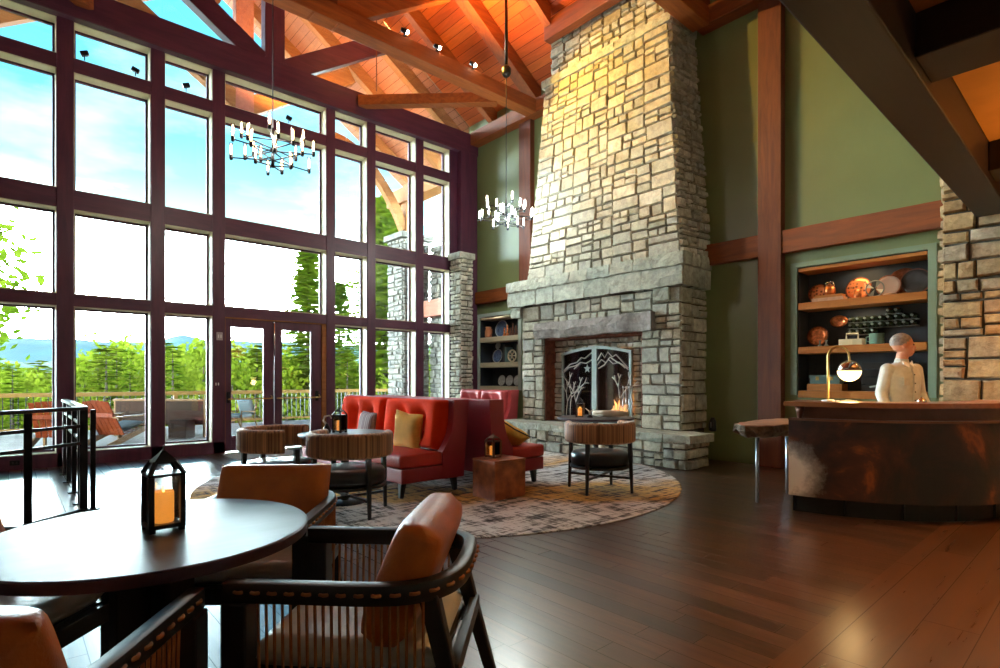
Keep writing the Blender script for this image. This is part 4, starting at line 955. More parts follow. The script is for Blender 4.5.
# recess by the fireplace
t = thing('jug', 'terracotta jug at the window end of the upper pale shelf', 'jug', (8.66, 10.18, 2.305))
m_ = MB(); m_.lathe([(.06, 0), (.085, .04), (.085, .16), (.06, .22), (.075, .26), (.06, .26), (.05, .20)], n=20); m_.build('body', M['orangejug'], t)
m_ = MB(); m_.tube([(0, -.07, .22), (0, -.13, .20), (0, -.13, .10), (0, -.08, .07)], .011, 6); m_.build('handle', M['orangejug'], t)
disc('plate', 'round blue patterned plate on the upper pale shelf by the terracotta jug', 'plate', 9.84, 2.305, .20, M['bluechina'], M['paleplate'], 8.80)
for i, (y, h) in enumerate(((9.62, .22), (9.52, .28), (9.42, .20), (9.33, .30), (9.23, .24), (9.14, .18))):
    m_ = MB(); m_.lathe([(.035, 0), (.04, .02), (.022, h * .4), (.03, h * .6), (.016, h * .75), (.022, h * .88), (0, h)], (8.68, y, 2.305), 12)
    item('figurine', ['small copper figurine nearest the blue plate on the upper pale shelf', 'copper figurine second from the blue plate on the upper pale shelf', 'short dark figurine third from the blue plate on the upper pale shelf', 'tall dark figurine fourth from the blue plate on the upper pale shelf', 'dark figurine second from the fireplace end of the upper pale shelf', 'shortest dark figurine at the fireplace end of the upper pale shelf'][i], 'figurine', m_, M['copper'] if i < 2 else M['bronze'], 'figurines on the upper pale shelf')
disc('plate', 'small pale medallion plate hung high over the middle pale shelf', 'plate', 10.05, 2.03, .085, M['paleplate'], None, 8.88)
disc('plate', 'blue and white medallion plate standing on the middle pale shelf', 'plate', 9.98, 1.70, .16, M['bluechina'], M['paleplate'], 8.80)
t = thing('wheel_ornament', 'pale spoked wheel ornament on the middle pale shelf', 'ornament', (8.72, 9.40, 1.70))
m_ = MB(); m_.tube([(0, .13 * math.cos(a), .15 + .13 * math.sin(a)) for a in [2 * PI * i / 20 for i in range(20)]], .02, 6, closed=True); m_.build('rim', M['creambox'], t)
for q in range(6):
    a = q * PI / 3; m_ = MB(); m_.cyl((0, 0, .15), (0, .12 * math.cos(a), .15 + .12 * math.sin(a)), .012); m_.build('spoke', M['creambox'], t)
for i, y in enumerate((9.67, 9.605, 9.20, 9.135, 9.07)):
    m_ = MB(); m_.box(8.70, 8.90, y - .028, y + .028, 1.70, 1.70 + (.42, .36, .40, .46, .38)[i], .004)
    item('book', ['dark upright book left of the pale wheel ornament', 'shorter upright book touching the pale wheel ornament', 'upright book at the fireplace end of the middle pale shelf, nearest the wheel', 'tallest upright book at the fireplace end of the middle pale shelf', 'last upright book against the fireplace end of the middle pale shelf'][i], 'book', m_, [M['darkplate'], M['tealbox'], M['greentrim'], M['darkplate'], M['tealbox']][i], 'books on the middle pale shelf')
for i, y in enumerate((9.76, 9.49, 9.22)):
    disc('plate', ['round pale plate on the lowest pale shelf, nearest the window', 'middle one of the round pale plates on the lowest pale shelf', 'round pale plate on the lowest pale shelf, nearest the fireplace'][i], 'plate', y, 1.145, .13, M['paleplate'], M['darkplate'], 8.74, group='plates on the lowest pale shelf')
light('AREA', 'recess_strip', (8.68, 9.68, 2.76), 1.5, (1, .9, .75), .3, target=(8.72, 9.68, 0))
# corner stone pier
sp = thing('stone_pier', 'slim stone pier with capstone in the corner between windows and shelves', 'pier')
ashlar_block(7.69, 8.02, 10.0, 10.39, 0, 4.06, ['-X', '-Y', '+X'], 301, smin=.10, smax=.26, hmin=.08, hmax=.2).build('stone_facing', M['stone'], sp)
m_ = MB(); m_.box(7.70, 8.01, 10.01, 10.39, 0, 4.06); m_.build('masonry_core', M['mortar'], sp)
m_ = MB(); hewn(m_, 7.62, 8.06, 9.94, 10.39, 4.06, 4.20, 305, 4, .012, 'x'); m_.build('capstone', M['slab'], sp)

# ------------------------------------------------------------------ outside
m_ = MB(); m_.box(-8, 14, 10.8, 17.9, -.18, -.02); struct(m_.build('terrace_floor', M['deck']))
m_ = MB(); pv = None
for y, z in ((10.9, -1.2), (18, -1.1), (22, -1.5), (30, -3.6), (45, -7), (90, -9), (400, -14)):
    cur = [m_.v((x, y, z)) for x in (-300, -40, -10, 10, 40, 300)]
    if pv:
        for i in range(5): m_.f([pv[i], pv[i + 1], cur[i + 1], cur[i]], True)
    pv = cur
struct(m_.build('ground_meadow', M['grass']))
FV = (.664, .748); RV = (.748, -.664)
def polar(s, t): return (t * (FV[0] + RV[0] * s), t * (FV[1] + RV[1] * s))
def ridge(name, t0, prof, seed, mat):
    r = random.Random(seed); m_ = MB(); pv = None; n = 150
    for i in range(n + 1):
        s = -1.5 + 2.0 * i / n
        for (a, ha), (b, hb) in zip(prof, prof[1:]):
            if a <= s <= b: h = ha + (hb - ha) * (.5 - .5 * math.cos(PI * (s - a) / (b - a)))
        h = h * t0 / 554 + noise.noise((s * 14, seed, 0)) * t0 * .0025 + noise.noise((s * 50, seed, 3)) * t0 * .0012
        cur = []
        for k_ in range(7):
            f = k_ / 6; tt = t0 * (1 - .35 * (1 - f)); z = -14 + (h + 14) * f ** 1.2 + noise.noise((s * 9, f * 3, seed)) * t0 * .006 * (1 - f)
            x, y = polar(s, tt); cur.append(m_.v((x, y, z)))
        x, y = polar(s, t0 * 1.3); cur.append(m_.v((x, y, -14)))
        if pv:
            for j in range(7): m_.f([pv[j], cur[j], cur[j + 1], pv[j + 1]], True)
        pv = cur
    o = struct(m_.build(name, mat)); return o
M['hill2'] = pm('hazed_near_forest', (.007, .056, .052), .95, var=.25, vscale=.02, detail=8)  # nearer slope, thinner blue haze painted into its green
ridge('hills_far', 1500, [(-1.6, 44), (-.95, 42), (-.80, 42), (-.70, 38), (-.63, 38), (-.57, 45), (-.52, 40), (-.42, 38), (-.3, 34), (.6, 28)], 3, M['hill'])
ridge('hills_near', 800, [(-1.6, 22), (-.95, 26), (-.85, 18), (-.7, 21), (-.55, 24), (-.4, 25), (-.25, 22), (.6, 16)], 8, M['hill2'])

def conifer(H, R, nb, nl, seed, droop=.25, base=.06, leaf=.22):
    r = random.Random(seed); m_ = MB()
    for b in range(nb):
        f = (b + r.random()) / nb; f = base + (1 - base) * f; z = H * f
        L = R * (1 - f) ** .8 * r.uniform(.7, 1.15) + .05 * R; a = b * 2.399 + r.uniform(-.5, .5)
        d = Vector((math.cos(a), math.sin(a), 0)); sd = Vector((-d.y, d.x, 0))
        up = .35 * f - droop * (1 - f)
        for i in range(nl):
            q = (i + .5) / nl; p = d * L * q + Vector((0, 0, z + L * (up * q - .10 * q * q)))
            w = leaf * R * .55 * (1.15 - q) * r.uniform(.7, 1.3) + leaf * .12
            for sg in (-1, 1):
                tip = p + sd * sg * w * 1.5 + d * w * r.uniform(.4, 1.2) + Vector((0, 0, r.uniform(-.35, .25) * w))
                m_.f([m_.v(p - d * w * .5), m_.v(p + d * w * .6 + Vector((0, 0, w * .15))), m_.v(tip)])
            if i == nl - 1:
                m_.f([m_.v(p - sd * w * .5), m_.v(p + sd * w * .5), m_.v(p + d * w * 1.6 + Vector((0, 0, w * .2)))])
    tr = MB(); tr.tube([(0, 0, -.5), (0, 0, H * .5), (0, 0, H * .98)], [R * .06 + .03, R * .035 + .02, .01], 8)
    return m_, tr
def leafy(H, R, n, seed, z0=.25):
    r = random.Random(seed); m_ = MB(); c = []
    for b in range(n // 14):
        a = r.uniform(0, 2 * PI); q = r.random() ** .5; f = r.uniform(z0, 1); rr = R * math.sin(PI * min(1, max(.06, (f - z0) / (1 - z0) * .92 + .06))) ** .6
        c.append(Vector((rr * q * math.cos(a), rr * q * math.sin(a), H * f)))
    for p in c:
        for k_ in range(14):
            d = Vector((r.gauss(0, 1), r.gauss(0, 1), r.gauss(0, .6))) * .17 * R; o = p + d; w = R * .075 * r.uniform(.7, 1.4)
            u = Vector((r.gauss(0, 1), r.gauss(0, 1), r.gauss(0, 1))).normalized(); v_ = u.orthogonal().normalized()
            m_.f([m_.v(o - u * w), m_.v(o + v_ * w * .6), m_.v(o + u * w), m_.v(o - v_ * w * .6)])
    tr = MB(); tr.tube([(0, 0, -.5), (0, 0, H * .5), (0, 0, H * .85)], [R * .08, R * .05, .02], 8)
    return m_, tr
def tree(name, label, loc, parts, mat, group=None):
    t = thing(name, label, 'tree', loc, 0, group); parts[0].build('foliage', mat, t); parts[1].build('trunk', M['trunk'], t); return t
tree('tall_conifer', 'tall green conifer rising behind the right-hand terrace door', polar(-.345, 30) + (-2.2,), conifer(10.6, 3.3, 210, 13, 21), M['leaf1'])
tree('tall_conifer', 'tallest bright conifer beside the porch stone pillar', polar(-.205, 28) + (-2.2,), conifer(12.6, 4.3, 260, 15, 22), M['leaf1'])
tree('tall_conifer', 'slender conifer between the terrace door and the tallest conifer', polar(-.29, 36) + (-3.5,), conifer(11.0, 3.2, 190, 12, 23), M['leaf3'])
tree('leafy_tree', 'loose green tree reaching into view at the window farthest from the fireplace', (-1.75, 20.5, -1.4), leafy(8.2, 2.1, 2600, 31, .33), M['leaf1'])
fl = 'young lime green tree in the bright forest beyond the terrace railing'
gsrc = [tree('young_conifer', fl, (0, 60, -8), conifer(7, 1.9, 60, 7, 41, leaf=.34), M['leaf2'], 'young trees beyond the terrace'),
        tree('young_conifer', fl, (2, 60, -8), conifer(7, 1.6, 60, 7, 42, leaf=.34), M['leaf1'], 'young trees beyond the terrace'),
        tree('young_broadleaf', fl, (4, 60, -8), leafy(7, 2.4, 900, 43, .15), M['leaf2'], 'young trees beyond the terrace')]
r = random.Random(77); cnt = 0
for t0, nn in ((27, 24), (34, 30), (42, 34), (54, 34)):
    for i in range(nn):
        s = -1.03 + 1.0 * (i + r.uniform(.1, .9)) / nn; t_ = t0 + r.uniform(-3, 3)
        x, y = polar(s, t_)
        topy = r.uniform(4, 30) + (8 if -.72 < s < -.42 else 0) - (12 if s < -.80 else 0)
        ztop = 1.3 + topy / 554 * t_; zb = -3.2 - (t_ - 27) * .18
        q = (ztop - zb) / 7.0; src = gsrc[(cnt + (i // 3)) % 3]
        if cnt < 3: o = gsrc[cnt]; o.location = (x, y, zb); o.scale = (q, q, q)
        else: dup(src, (x, y, zb), r.uniform(0, 6.28), None, (q * r.uniform(.9, 1.2),) * 2 + (q,))
        cnt += 1
# terrace railing
t = thing('terrace_railing', 'cedar railing with thin dark balusters along the far edge of the terrace', 'railing', (0, 17.6, 0))
m_ = MB(); m_.box(-1.8, 11.5, -.07, .07, .87, .97, .006); m_.build('top_rail', M['railwood'], t)
m_ = MB(); m_.box(-1.8, 11.5, -.03, .03, .06, .12, .004); m_.build('bottom_rail', M['railwood'], t)
for x in (-1.7, .9, 3.5, 6.1, 8.7, 11.4): m_ = MB(); m_.box(x - .05, x + .05, -.05, .05, -.02, .87, .004); m_.build('post', M['railwood'], t)
b0 = None
for i in range(92):
    x = -1.5 + i * .14
    if b0 is None: m_ = MB(); m_.box(-.009, .009, -.009, .009, .12, .87); b0 = m_.build('baluster', M['blackmetal'], t); b0.location.x = x
    else: o = b0.copy(); COL.objects.link(o); o.parent = t; o.location.x = x
# porch pillar, beam and brace
pp = thing('stone_pillar', 'stone pillar with capstone carrying the porch roof outside', 'pillar')
ashlar_block(8.15, 9.0, 13.2, 14.0, -.02, 5.22, ['-X', '-Y'], 401, smin=.14, smax=.4, hmin=.1, hmax=.25).build('stone_facing', M['stone_out'], pp)
m_ = MB(); m_.box(8.17, 9.0, 13.22, 14.0, -.02, 5.22); m_.build('masonry_core', M['mortar'], pp)
m_ = MB(); hewn(m_, 8.05, 9.1, 13.1, 14.1, 5.22, 5.38, 405, 5, .012, 'x'); m_.build('capstone', M['stone_out'], pp)
wg = thing('stone_wing_wall', 'stone wing wall beyond the last window beside the porch', 'wall')
ashlar_block(9.05, 9.5, 10.85, 13.2, -.02, 4.9, ['-X'], 411, smin=.14, smax=.4, hmin=.1, hmax=.25).build('stone_facing', M['stone_out'], wg)
m_ = MB(); m_.box(9.07, 9.5, 10.85, 13.2, -.02, 4.9); m_.build('masonry_core', M['mortar'], wg)
m_ = MB(); hewn(m_, 8.98, 9.6, 10.85, 13.08, 4.9, 5.04, 415, 5, .012, 'y'); m_.build('capstone', M['stone_out'], wg)
m_ = MB(); m_.box(8.75, 9.03, 10.82, 13.18, 3.05, 3.5, .01); tag(m_.build('porch_beam', M['outred']), 'red brown porch beam in front of the stone wing wall', 'beam')
m_ = MB(); m_.box(8.30, 8.72, 10.85, 14.35, 6.30, 6.72, .012); tag(m_.build('porch_beam', M['outtimber']), 'heavy porch eave beam end jutting out over the stone pillar', 'beam')
m_ = MB(); m_.box(8.38, 8.66, 13.4, 13.7, 5.38, 6.30, .01); tag(m_.build('porch_post', M['outtimber']), 'short timber post on top of the porch stone pillar', 'post')
m_ = MB(); pts = []
for i in range(9):
    f = i / 8; pts.append((8.38 - 2.1 * f ** 1.1, 13.55, 5.55 + 2.0 * (1 - (1 - f) ** 1.8)))
for a, b in zip(pts, pts[1:]): m_.bar(a, b, .18, .24)
tag(m_.build('porch_brace', M['outtimber']), 'curved timber brace springing from the porch pillar post', 'brace')

def adirondack(loc, rz_, label):
    t = thing('adirondack_chair', label, 'chair', loc, rz_, 'cedar chairs on the terrace')
    for i in range(6):
        x = -.25 + i * .10; m_ = MB(); m_.bar((x, -.22, .22), (x, -.60, .92 - abs(i - 2.5) * .012), .09, .02, .004, up=(0, 1, 0)); m_.build('back_slat', M['teak'], t)
    m_ = MB()
    for i in range(5): m_.box(-.29, .29, -.22 + i * .12, -.12 + i * .12, .24 + i * .03, .26 + i * .03, .003)
    m_.build('seat', M['teak'], t)
    m_ = MB(); m_.box(-.30, .30, -.50, -.46, .58, .66, .004); m_.build('back_rail', M['teak'], t)
    for sx_ in (-1, 1):
        m_ = MB(); m_.bar((sx_ * .35, -.50, .58), (sx_ * .35, .38, .60), .11, .03, .008); m_.build('armrest', M['oakarm'], t)
        m_ = MB(); m_.bar((sx_ * .33, .30, 0), (sx_ * .33, .30, .585), .04, .09, .004); m_.build('front_leg', M['oakarm'], t)
        m_ = MB(); m_.bar((sx_ * .32, .32, .34), (sx_ * .32, -.62, .02), .035, .11, .004); m_.build('side_rail', M['oakarm'], t)
    m_ = MB(); m_.pillow(.52, .5, .10, Matrix.Translation((0, .06, .38)) @ Matrix.Rotation(.25, 4, 'X'), 8); m_.build('seat_cushion', M['outcush'], t)
    return t
adirondack((1.72, 13.55, -.02), math.radians(-52), 'cedar slatted chair on the terrace behind the window, nearer the sofa')
adirondack((.75, 13.75, -.02), math.radians(-20), 'cedar slatted chair on the terrace seen through the black guard rail')
def outsofa(loc, rz_, w, label):
    t = thing('terrace_sofa', label, 'sofa', loc, rz_, 'wicker sofas on the terrace')
    m_ = MB(); m_.box(-w / 2 + .05, w / 2 - .05, -.44, -.38, .34, .82, .01); m_.build('back_panel', M['wicker'], t)
    m_ = MB(); m_.box(-w / 2, w / 2, -.46, -.36, .82, .87, .012); m_.build('top_rail', M['oakarm'], t)
    m_ = MB(); m_.box(-w / 2 + .05, w / 2 - .05, -.38, .36, .28, .36, .01); m_.build('seat_frame', M['wicker'], t)
    m_ = MB(); m_.box(-w / 2 + .08, w / 2 - .08, -.34, .36, .36, .47, .03, 3); m_.build('seat_cushion', M['outcush'], t)
    for sx_ in (-1, 1):
        for y in (-.41, .34): m_ = MB(); m_.bar((sx_ * (w / 2 - .04), y, 0), (sx_ * (w / 2 - .04), y, .84 if y < 0 else .60), .05, .05, .006); m_.build('leg', M['oakarm'], t)
        m_ = MB(); m_.box(sx_ * w / 2 - .04, sx_ * w / 2 + .04, -.42, .38, .58, .62, .01); m_.build('armrest', M['oakarm'], t)
    return t
outsofa((3.25, 14.75, -.02), math.radians(-41), 1.15, 'brown wicker sofa on the terrace seen from behind, nearer the doors')
outsofa((2.55, 15.6, -.02), math.radians(-41), 1.15, 'brown wicker sofa on the terrace, farther and partly hidden by a window post')
m_ = MB(); m_.box(-.2, .2, -.2, .2, 0, .40, .02); o = m_.build('wicker_side_table', M['wicker']); o.location = (2.95, 14.2, -.02); o.rotation_euler.z = math.radians(-41); tag(o, 'low brown wicker cube table behind the terrace sofa', 'table')
t = thing('lounge_chair', 'low terrace lounge chair with pale blue back cushion behind the glass door', 'chair', (4.66, 15.9, -.02), math.radians(125)); t.scale = (.85, .85, .85)
for sx_ in (-1, 1):
    m_ = MB(); m_.tube([(sx_ * .32, .30, 0), (sx_ * .32, .26, .56), (sx_ * .32, -.36, .52)], .02, 6); m_.build('front_leg', M['oakarm'], t)
    m_ = MB(); m_.tube([(sx_ * .32, -.50, 0), (sx_ * .32, -.30, .36), (sx_ * .32, -.50, .86)], .02, 6); m_.build('rear_leg', M['oakarm'], t)
m_ = MB(); m_.box(-.31, .31, -.30, .30, .32, .36, .01); m_.build('seat_frame', M['oakarm'], t)
m_ = MB(); m_.box(-.30, .30, -.28, .32, .36, .46, .03, 3); m_.build('seat_cushion', M['outcush'], t)
m_ = MB(); m_.pillow(.58, .56, .14, Matrix.Translation((0, -.36, .66)) @ Matrix.Rotation(math.radians(70), 4, 'X'), 8); m_.build('back_cushion', M['outcush'], t)

# ------------------------------------------------------------------ lounge furniture
def sweep(mb, path, prof, smooth=False, closed=False):
    """profile (side, up) swept along a path, up = Z"""
    path = [Vector(p) for p in path]; k_ = len(path); rings = []
    for i, p in enumerate(path):
        a = path[(i + 1) % k_] if closed or i < k_ - 1 else path[i]; b = path[i - 1] if closed or i > 0 else path[i]
        d = (a - b).normalized(); sd = d.cross(Vector((0, 0, 1))).normalized()
        rings.append([mb.v(p + sd * u + Vector((0, 0, w))) for u, w in prof])
    n = len(prof)
    for i in range(k_ if closed else k_ - 1):
        a, b = rings[i], rings[(i + 1) % k_]
        for j in range(n): mb.f([a[j], a[(j + 1) % n], b[(j + 1) % n], b[j]], smooth)
    if not closed: mb.f(rings[0][::-1]); mb.f(rings[-1])
    return mb
def rrect(w, h, r, n=3):
    out = []
    for cx, cy, a0 in ((w / 2 - r, h / 2 - r, 0), (-w / 2 + r, h / 2 - r, 90), (-w / 2 + r, -h / 2 + r, 180), (w / 2 - r, -h / 2 + r, 270)):
        for i in range(n + 1): a = math.radians(a0 + 90 * i / n); out.append((cx + r * math.cos(a), cy + r * math.sin(a)))
    return out
# rug
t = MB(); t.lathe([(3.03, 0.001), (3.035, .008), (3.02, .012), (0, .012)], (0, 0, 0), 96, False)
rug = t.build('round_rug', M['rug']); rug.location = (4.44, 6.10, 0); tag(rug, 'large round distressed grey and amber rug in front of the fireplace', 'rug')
t = MB(); t.box(-.55, .55, -.45, .45, 0, .012, .004); o = t.build('door_mat', M['mat']); o.location = (3.3, 9.9, 0); tag(o, 'grey door mat lying inside the terrace doors', 'mat')

def dining_chair(label, loc, ang):
    t = thing('dining_armchair', label, 'chair', loc, math.radians(ang - 90), 'corded armchairs around the dining table')
    path = [Vector((.305, .345, .66))]
    for i in range(0, 25):
        a = -PI * i / 24; c, s_ = math.cos(a), math.sin(a)
        path.append(Vector((.305 * math.copysign(abs(c) ** .62, c), -.06 + .29 * -abs(s_) ** .62, .66 + .012 * abs(s_))))
    path.append(Vector((-.305, .345, .66)))
    sweep(MB(), path, rrect(.05, .064, .010, 2)).build('arm_rail', M['black'], t, 30)
    for sx_ in (1, -1):
        m_ = MB(); m_.box(sx_ * .305 - .036, sx_ * .305 + .036, .265, .345, 0, .632, .006); m_.build('front_leg', M['black'], t)
        m_ = MB(); m_.bar((sx_ * .255, -.27, .645), (sx_ * .305, -.44, 0), .055, .06, .006, up=(0, 1, 0), w1=.035, h1=.04); m_.build('rear_leg', M['black'], t)
        m_ = MB(); m_.bar((sx_ * .305, .30, .37), (sx_ * .285, -.33, .37), .035, .06, .004); m_.build('side_rail', M['black'], t)
        # one cord strung up and down between arm and side rail
        pts = []; nn = 21
        for i in range(nn):
            y = .245 - i * (.245 + .26) / (nn - 1); xt = sx_ * (.305 if y > -.08 else .300); seq = ((xt, y, .64), (sx_ * .298, y, .385)) if i % 2 == 0 else ((sx_ * .298, y, .385), (xt, y, .64)); pts += seq
        MB().tube(pts, .0048, 5, smooth=False).build('cord_panel', M['cord'], t)
    m_ = MB(); m_.bar((-.30, .305, .37), (.30, .305, .37), .04, .07, .004); m_.build('front_rail', M['black'], t)
    m_ = MB(); m_.bar((-.275, -.345, .42), (.275, -.345, .42), .035, .05, .004); m_.build('rear_rail', M['black'], t)
    # running stitch along the outer face of the rail
    L = [0]; 
    for a, b in zip(path, path[1:]): L.append(L[-1] + (b - a).length)
    def at(d):
        for i in range(len(path) - 1):
            if L[i] <= d <= L[i + 1]:
                f = (d - L[i]) / max(1e-6, L[i + 1] - L[i]); p = path[i].lerp(path[i + 1], f); tg = (path[i + 1] - path[i]).normalized(); return p, tg
    pts = []; d = .04; step = .0525
    while d < L[-1] - .04:
        for o_, off in ((-.013, .014), (-.011, .026), (0, .030), (.011, .026), (.013, .014)):
            p, tg = at(d + o_); out = tg.cross(Vector((0, 0, 1))).normalized()
            if out.dot(Vector((p.x, p.y + .0, 0))) < 0: out = -out
            pts.append(p + out * off + Vector((0, 0, .004)))
        d += step
    MB().tube(pts, .0058, 6).build('lacing', M['cord'], t, label='tan lacing stitched along the rail')
    m_ = MB(); m_.pillow(.56, .60, .10, Matrix.Translation((0, .0, .445)), 16, 12, .35); m_.build('seat_cushion', M['seatvinyl'], t)
    m_ = MB(); m_.box(-.27, .27, -.30, .29, .385, .41, .004); m_.build('seat_deck', M['black'], t)
    m_ = MB(); m_.pillow(.57, .40, .17, Matrix.Translation((0, -.175, .665)) @ Matrix.Rotation(math.radians(-90 + 22), 4, 'X'), 18, 7, .36); m_.build('back_cushion', M['orangeleather'], t)
    return t
A_ = dining_chair('corded black armchair in the foreground at the rug side of the dining table', (.955, 1.775, 0), 134)
dup(A_, (.91, 2.79, 0), math.radians(-129 - 90), 'corded armchair behind the dining table with orange back rising above the table edge')
dup(A_, (-.10, 2.74, 0), math.radians(-43 - 90), 'corded armchair at the window side of the dining table, pale seat under its edge')
dup(A_, (-.04, 1.71, 0), math.radians(53 - 90), 'corded armchair closest to the camera, only one arm and an orange cushion corner showing')
t = thing('dining_table', 'round dark dining table with glossy slate top in the foreground', 'table', (.40, 2.36, 0))
MB().lathe([(.505, .705), (.530, .712), (.532, .745), (.526, .75)], n=72, smooth=False).build('table_edge', M['tableedge'], t, 40)
m_ = MB(); m_.lathe([(.526, .7505), (.0, .7508)], n=72, smooth=False); m_.build('table_top', M['tabletop'], t)
for a in (20, 110):
    d = Vector((math.cos(math.radians(a)), math.sin(math.radians(a)), 0)); m_ = MB(); m_.bar(-d * .14 + Vector((0, 0, .36)), d * .14 + Vector((0, 0, .36)), .05, .69, .004); m_.build('pedestal_panel', M['black'], t)
    m_ = MB(); m_.bar(-d * .36 + Vector((0, 0, .025)), d * .36 + Vector((0, 0, .025)), .07, .05, .006); m_.build('foot', M['black'], t)
    m_ = MB(); m_.bar(-d * .36 + Vector((0, 0, .69)), d * .36 + Vector((0, 0, .69)), .06, .035, .004); m_.build('top_brace', M['black'], t)

def lantern(label, loc, rz_, w, h, mat='blackmetal', glow=1.0):
    t = thing('candle_lantern', label, 'lantern', loc, rz_); b = w / 2; z1 = h * .66
    m_ = MB(); m_.box(-b, b, -b, b, h * .04, h * .09, .002)
    for sx_ in (-1, 1):
        for sy_ in (-1, 1): m_.box(sx_ * b * .8 - .01, sx_ * b * .8 + .01, sy_ * b * .8 - .01, sy_ * b * .8 + .01, 0, h * .05)
    m_.build('base', M[mat], t); q = w * .075
    for sx_ in (-1, 1):
        for sy_ in (-1, 1): m_ = MB(); m_.box(sx_ * (b - q) - q, sx_ * (b - q) + q, sy_ * (b - q) - q, sy_ * (b - q) + q, h * .09, z1); m_.build('corner_post', M[mat], t)
    m_ = MB(); m_.box(-b, b, -b, b, z1, z1 + h * .035, .002); m_.build('top_frame', M[mat], t)
    c = b * .42; z2 = z1 + h * .20; z3 = h * .98
    for sx_, sy_ in ((-1, -1), (1, -1), (1, 1), (-1, 1)): m_ = MB(); m_.bar((sx_ * b * .95, sy_ * b * .95, z1 + h * .02), (sx_ * b * .55, sy_ * b * .55, z1 + h * .17), q * 1.4, q * 1.4); m_.build('roof_strut', M[mat], t)
    m_ = MB(); za = z1 + h * .155; d_ = b * .66; m_.prism([(-d_, -d_, za), (d_, -d_, za), (d_, d_, za), (-d_, d_, za)], (0, 0, .004)); ap = m_.v((0, 0, z3)); ring = [m_.v(p) for p in ((-d_, -d_, za + .004), (d_, -d_, za + .004), (d_, d_, za + .004), (-d_, d_, za + .004))]
    for i in range(4): m_.f([ring[i], ring[(i + 1) % 4], ap])
    m_.build('roof', M[mat], t)
    m_ = MB(); m_.tube([(0, w * .07 * math.cos(a), h * .985 + w * .07 * math.sin(a)) for a in [2 * PI * i / 12 for i in range(12)]], w * .02, 6, closed=True); m_.build('ring_handle', M[mat], t)
    cr = w * .29; cz = h * .47
    m_ = MB(); m_.lathe([(cr * .96, h * .09), (cr, h * .11), (cr, cz - .005), (cr * .92, cz), (cr * .6, cz - h * .03), (0, cz - h * .03)], n=22); cd = m_.build('candle', M['candle'], t)
    m_ = MB(); m_.lathe([(.0015, cz - h * .04), (w * .035, cz), (w * .025, cz + h * .04), (0, cz + h * .075)], n=10); m_.build('candle_flame', M['flame'], cd)
    for i in range(4):
        a = i * PI / 2; d = Vector((math.cos(a), math.sin(a), 0)); s2 = Vector((-d.y, d.x, 0)); p = d * (b - q); e = s2 * (b - 2 * q)
        m_ = MB(); m_.prism([p - e + Vector((0, 0, h * .10)), p + e + Vector((0, 0, h * .10)), p + e + Vector((0, 0, z1)), p - e + Vector((0, 0, z1))], d * .002); m_.build('pane', M['tubeglass'], t)
    return t
lantern('black metal candle lantern standing on the round dining table', (.427, 2.345, .751), math.radians(3), .118, .30)
lantern('dark candle lantern on the small round table beside the red sofa', (2.62, 5.50, .741), math.radians(25), .11, .27)
lantern('small bronze candle lantern on the rust brown cube table', (4.07, 4.70, .432), math.radians(8), .14, .26, 'bronze')
lantern('dark candle lantern on the round table in front of the fireplace', (6.30, 5.32, .741), math.radians(30), .115, .30)

def cocktail(label, loc, R):
    t = thing('cocktail_table', label, 'table', loc)
    MB().lathe([(R - .03, .700), (R - .004, .712), (R, .728), (R - .004, .735)], n=56, smooth=False).build('table_edge', M['tableedge'], t, 40)
    m_ = MB(); m_.lathe([(R - .004, .7355), (0, .740)], n=56, smooth=False); m_.build('table_top', M['tabletop'], t)
    m_ = MB(); m_.lathe([(.045, .03), (.04, .3), (.045, .66), (.12, .70)], n=20); m_.build('pedestal', M['black'], t)
    m_ = MB(); m_.lathe([(.24, 0.0), (.24, .012), (.06, .035)], n=32); m_.build('base', M['black'], t)
    return t
cocktail('small round dark table with lantern in front of the red sofa', (2.66, 5.47, .0), .465)
cocktail('round dark table between the black barrel chair and the hearth', (6.45, 5.15, .012), .56)
m_ = MB(); r = random.Random(4)
m_.tube([(6.55, 5.28, .80), (6.62, 5.10, .79), (6.70, 4.95, .80), (6.80, 4.82, .795)], [.035, .055, .05, .025], 9); item('driftwood', 'pale driftwood log lying on the table before the fireplace', 'driftwood', m_, M['drift'])
t = thing('candle_holder', 'small dark sculptural holder with pale curled arm beside the sofa lantern', 'ornament', (2.50, 5.55, .741))
m_ = MB(); m_.lathe([(.035, 0), (.045, .02), (.03, .06), (.012, .10)], n=14); m_.build('base', M['blackmetal'], t)
m_ = MB(); m_.tube([(0, 0, .08), (-.03, .02, .13), (-.01, .03, .17), (.03, .0, .18), (.04, -.02, .15)], [.012, .012, .010, .009, .006], 8); m_.build('arm', M['drift'], t)
t = thing('antler_ornament', 'little pale antler ornament beside the lantern on the hearth-side table', 'ornament', (6.28, 5.12, .741))
m_ = MB(); m_.lathe([(.04, 0), (.045, .02), (.02, .05)], n=12); m_.build('base', M['blackmetal'], t)
m_ = MB(); m_.tube([(0, 0, .04), (.02, .03, .10), (0, .08, .14)], [.012, .010, .005], 7); m_.build('tine', M['drift'], t)
m_ = MB(); m_.tube([(0, 0, .05), (-.02, -.03, .10), (0, -.07, .13)], [.012, .010, .005], 7); m_.build('tine', M['drift'], t)

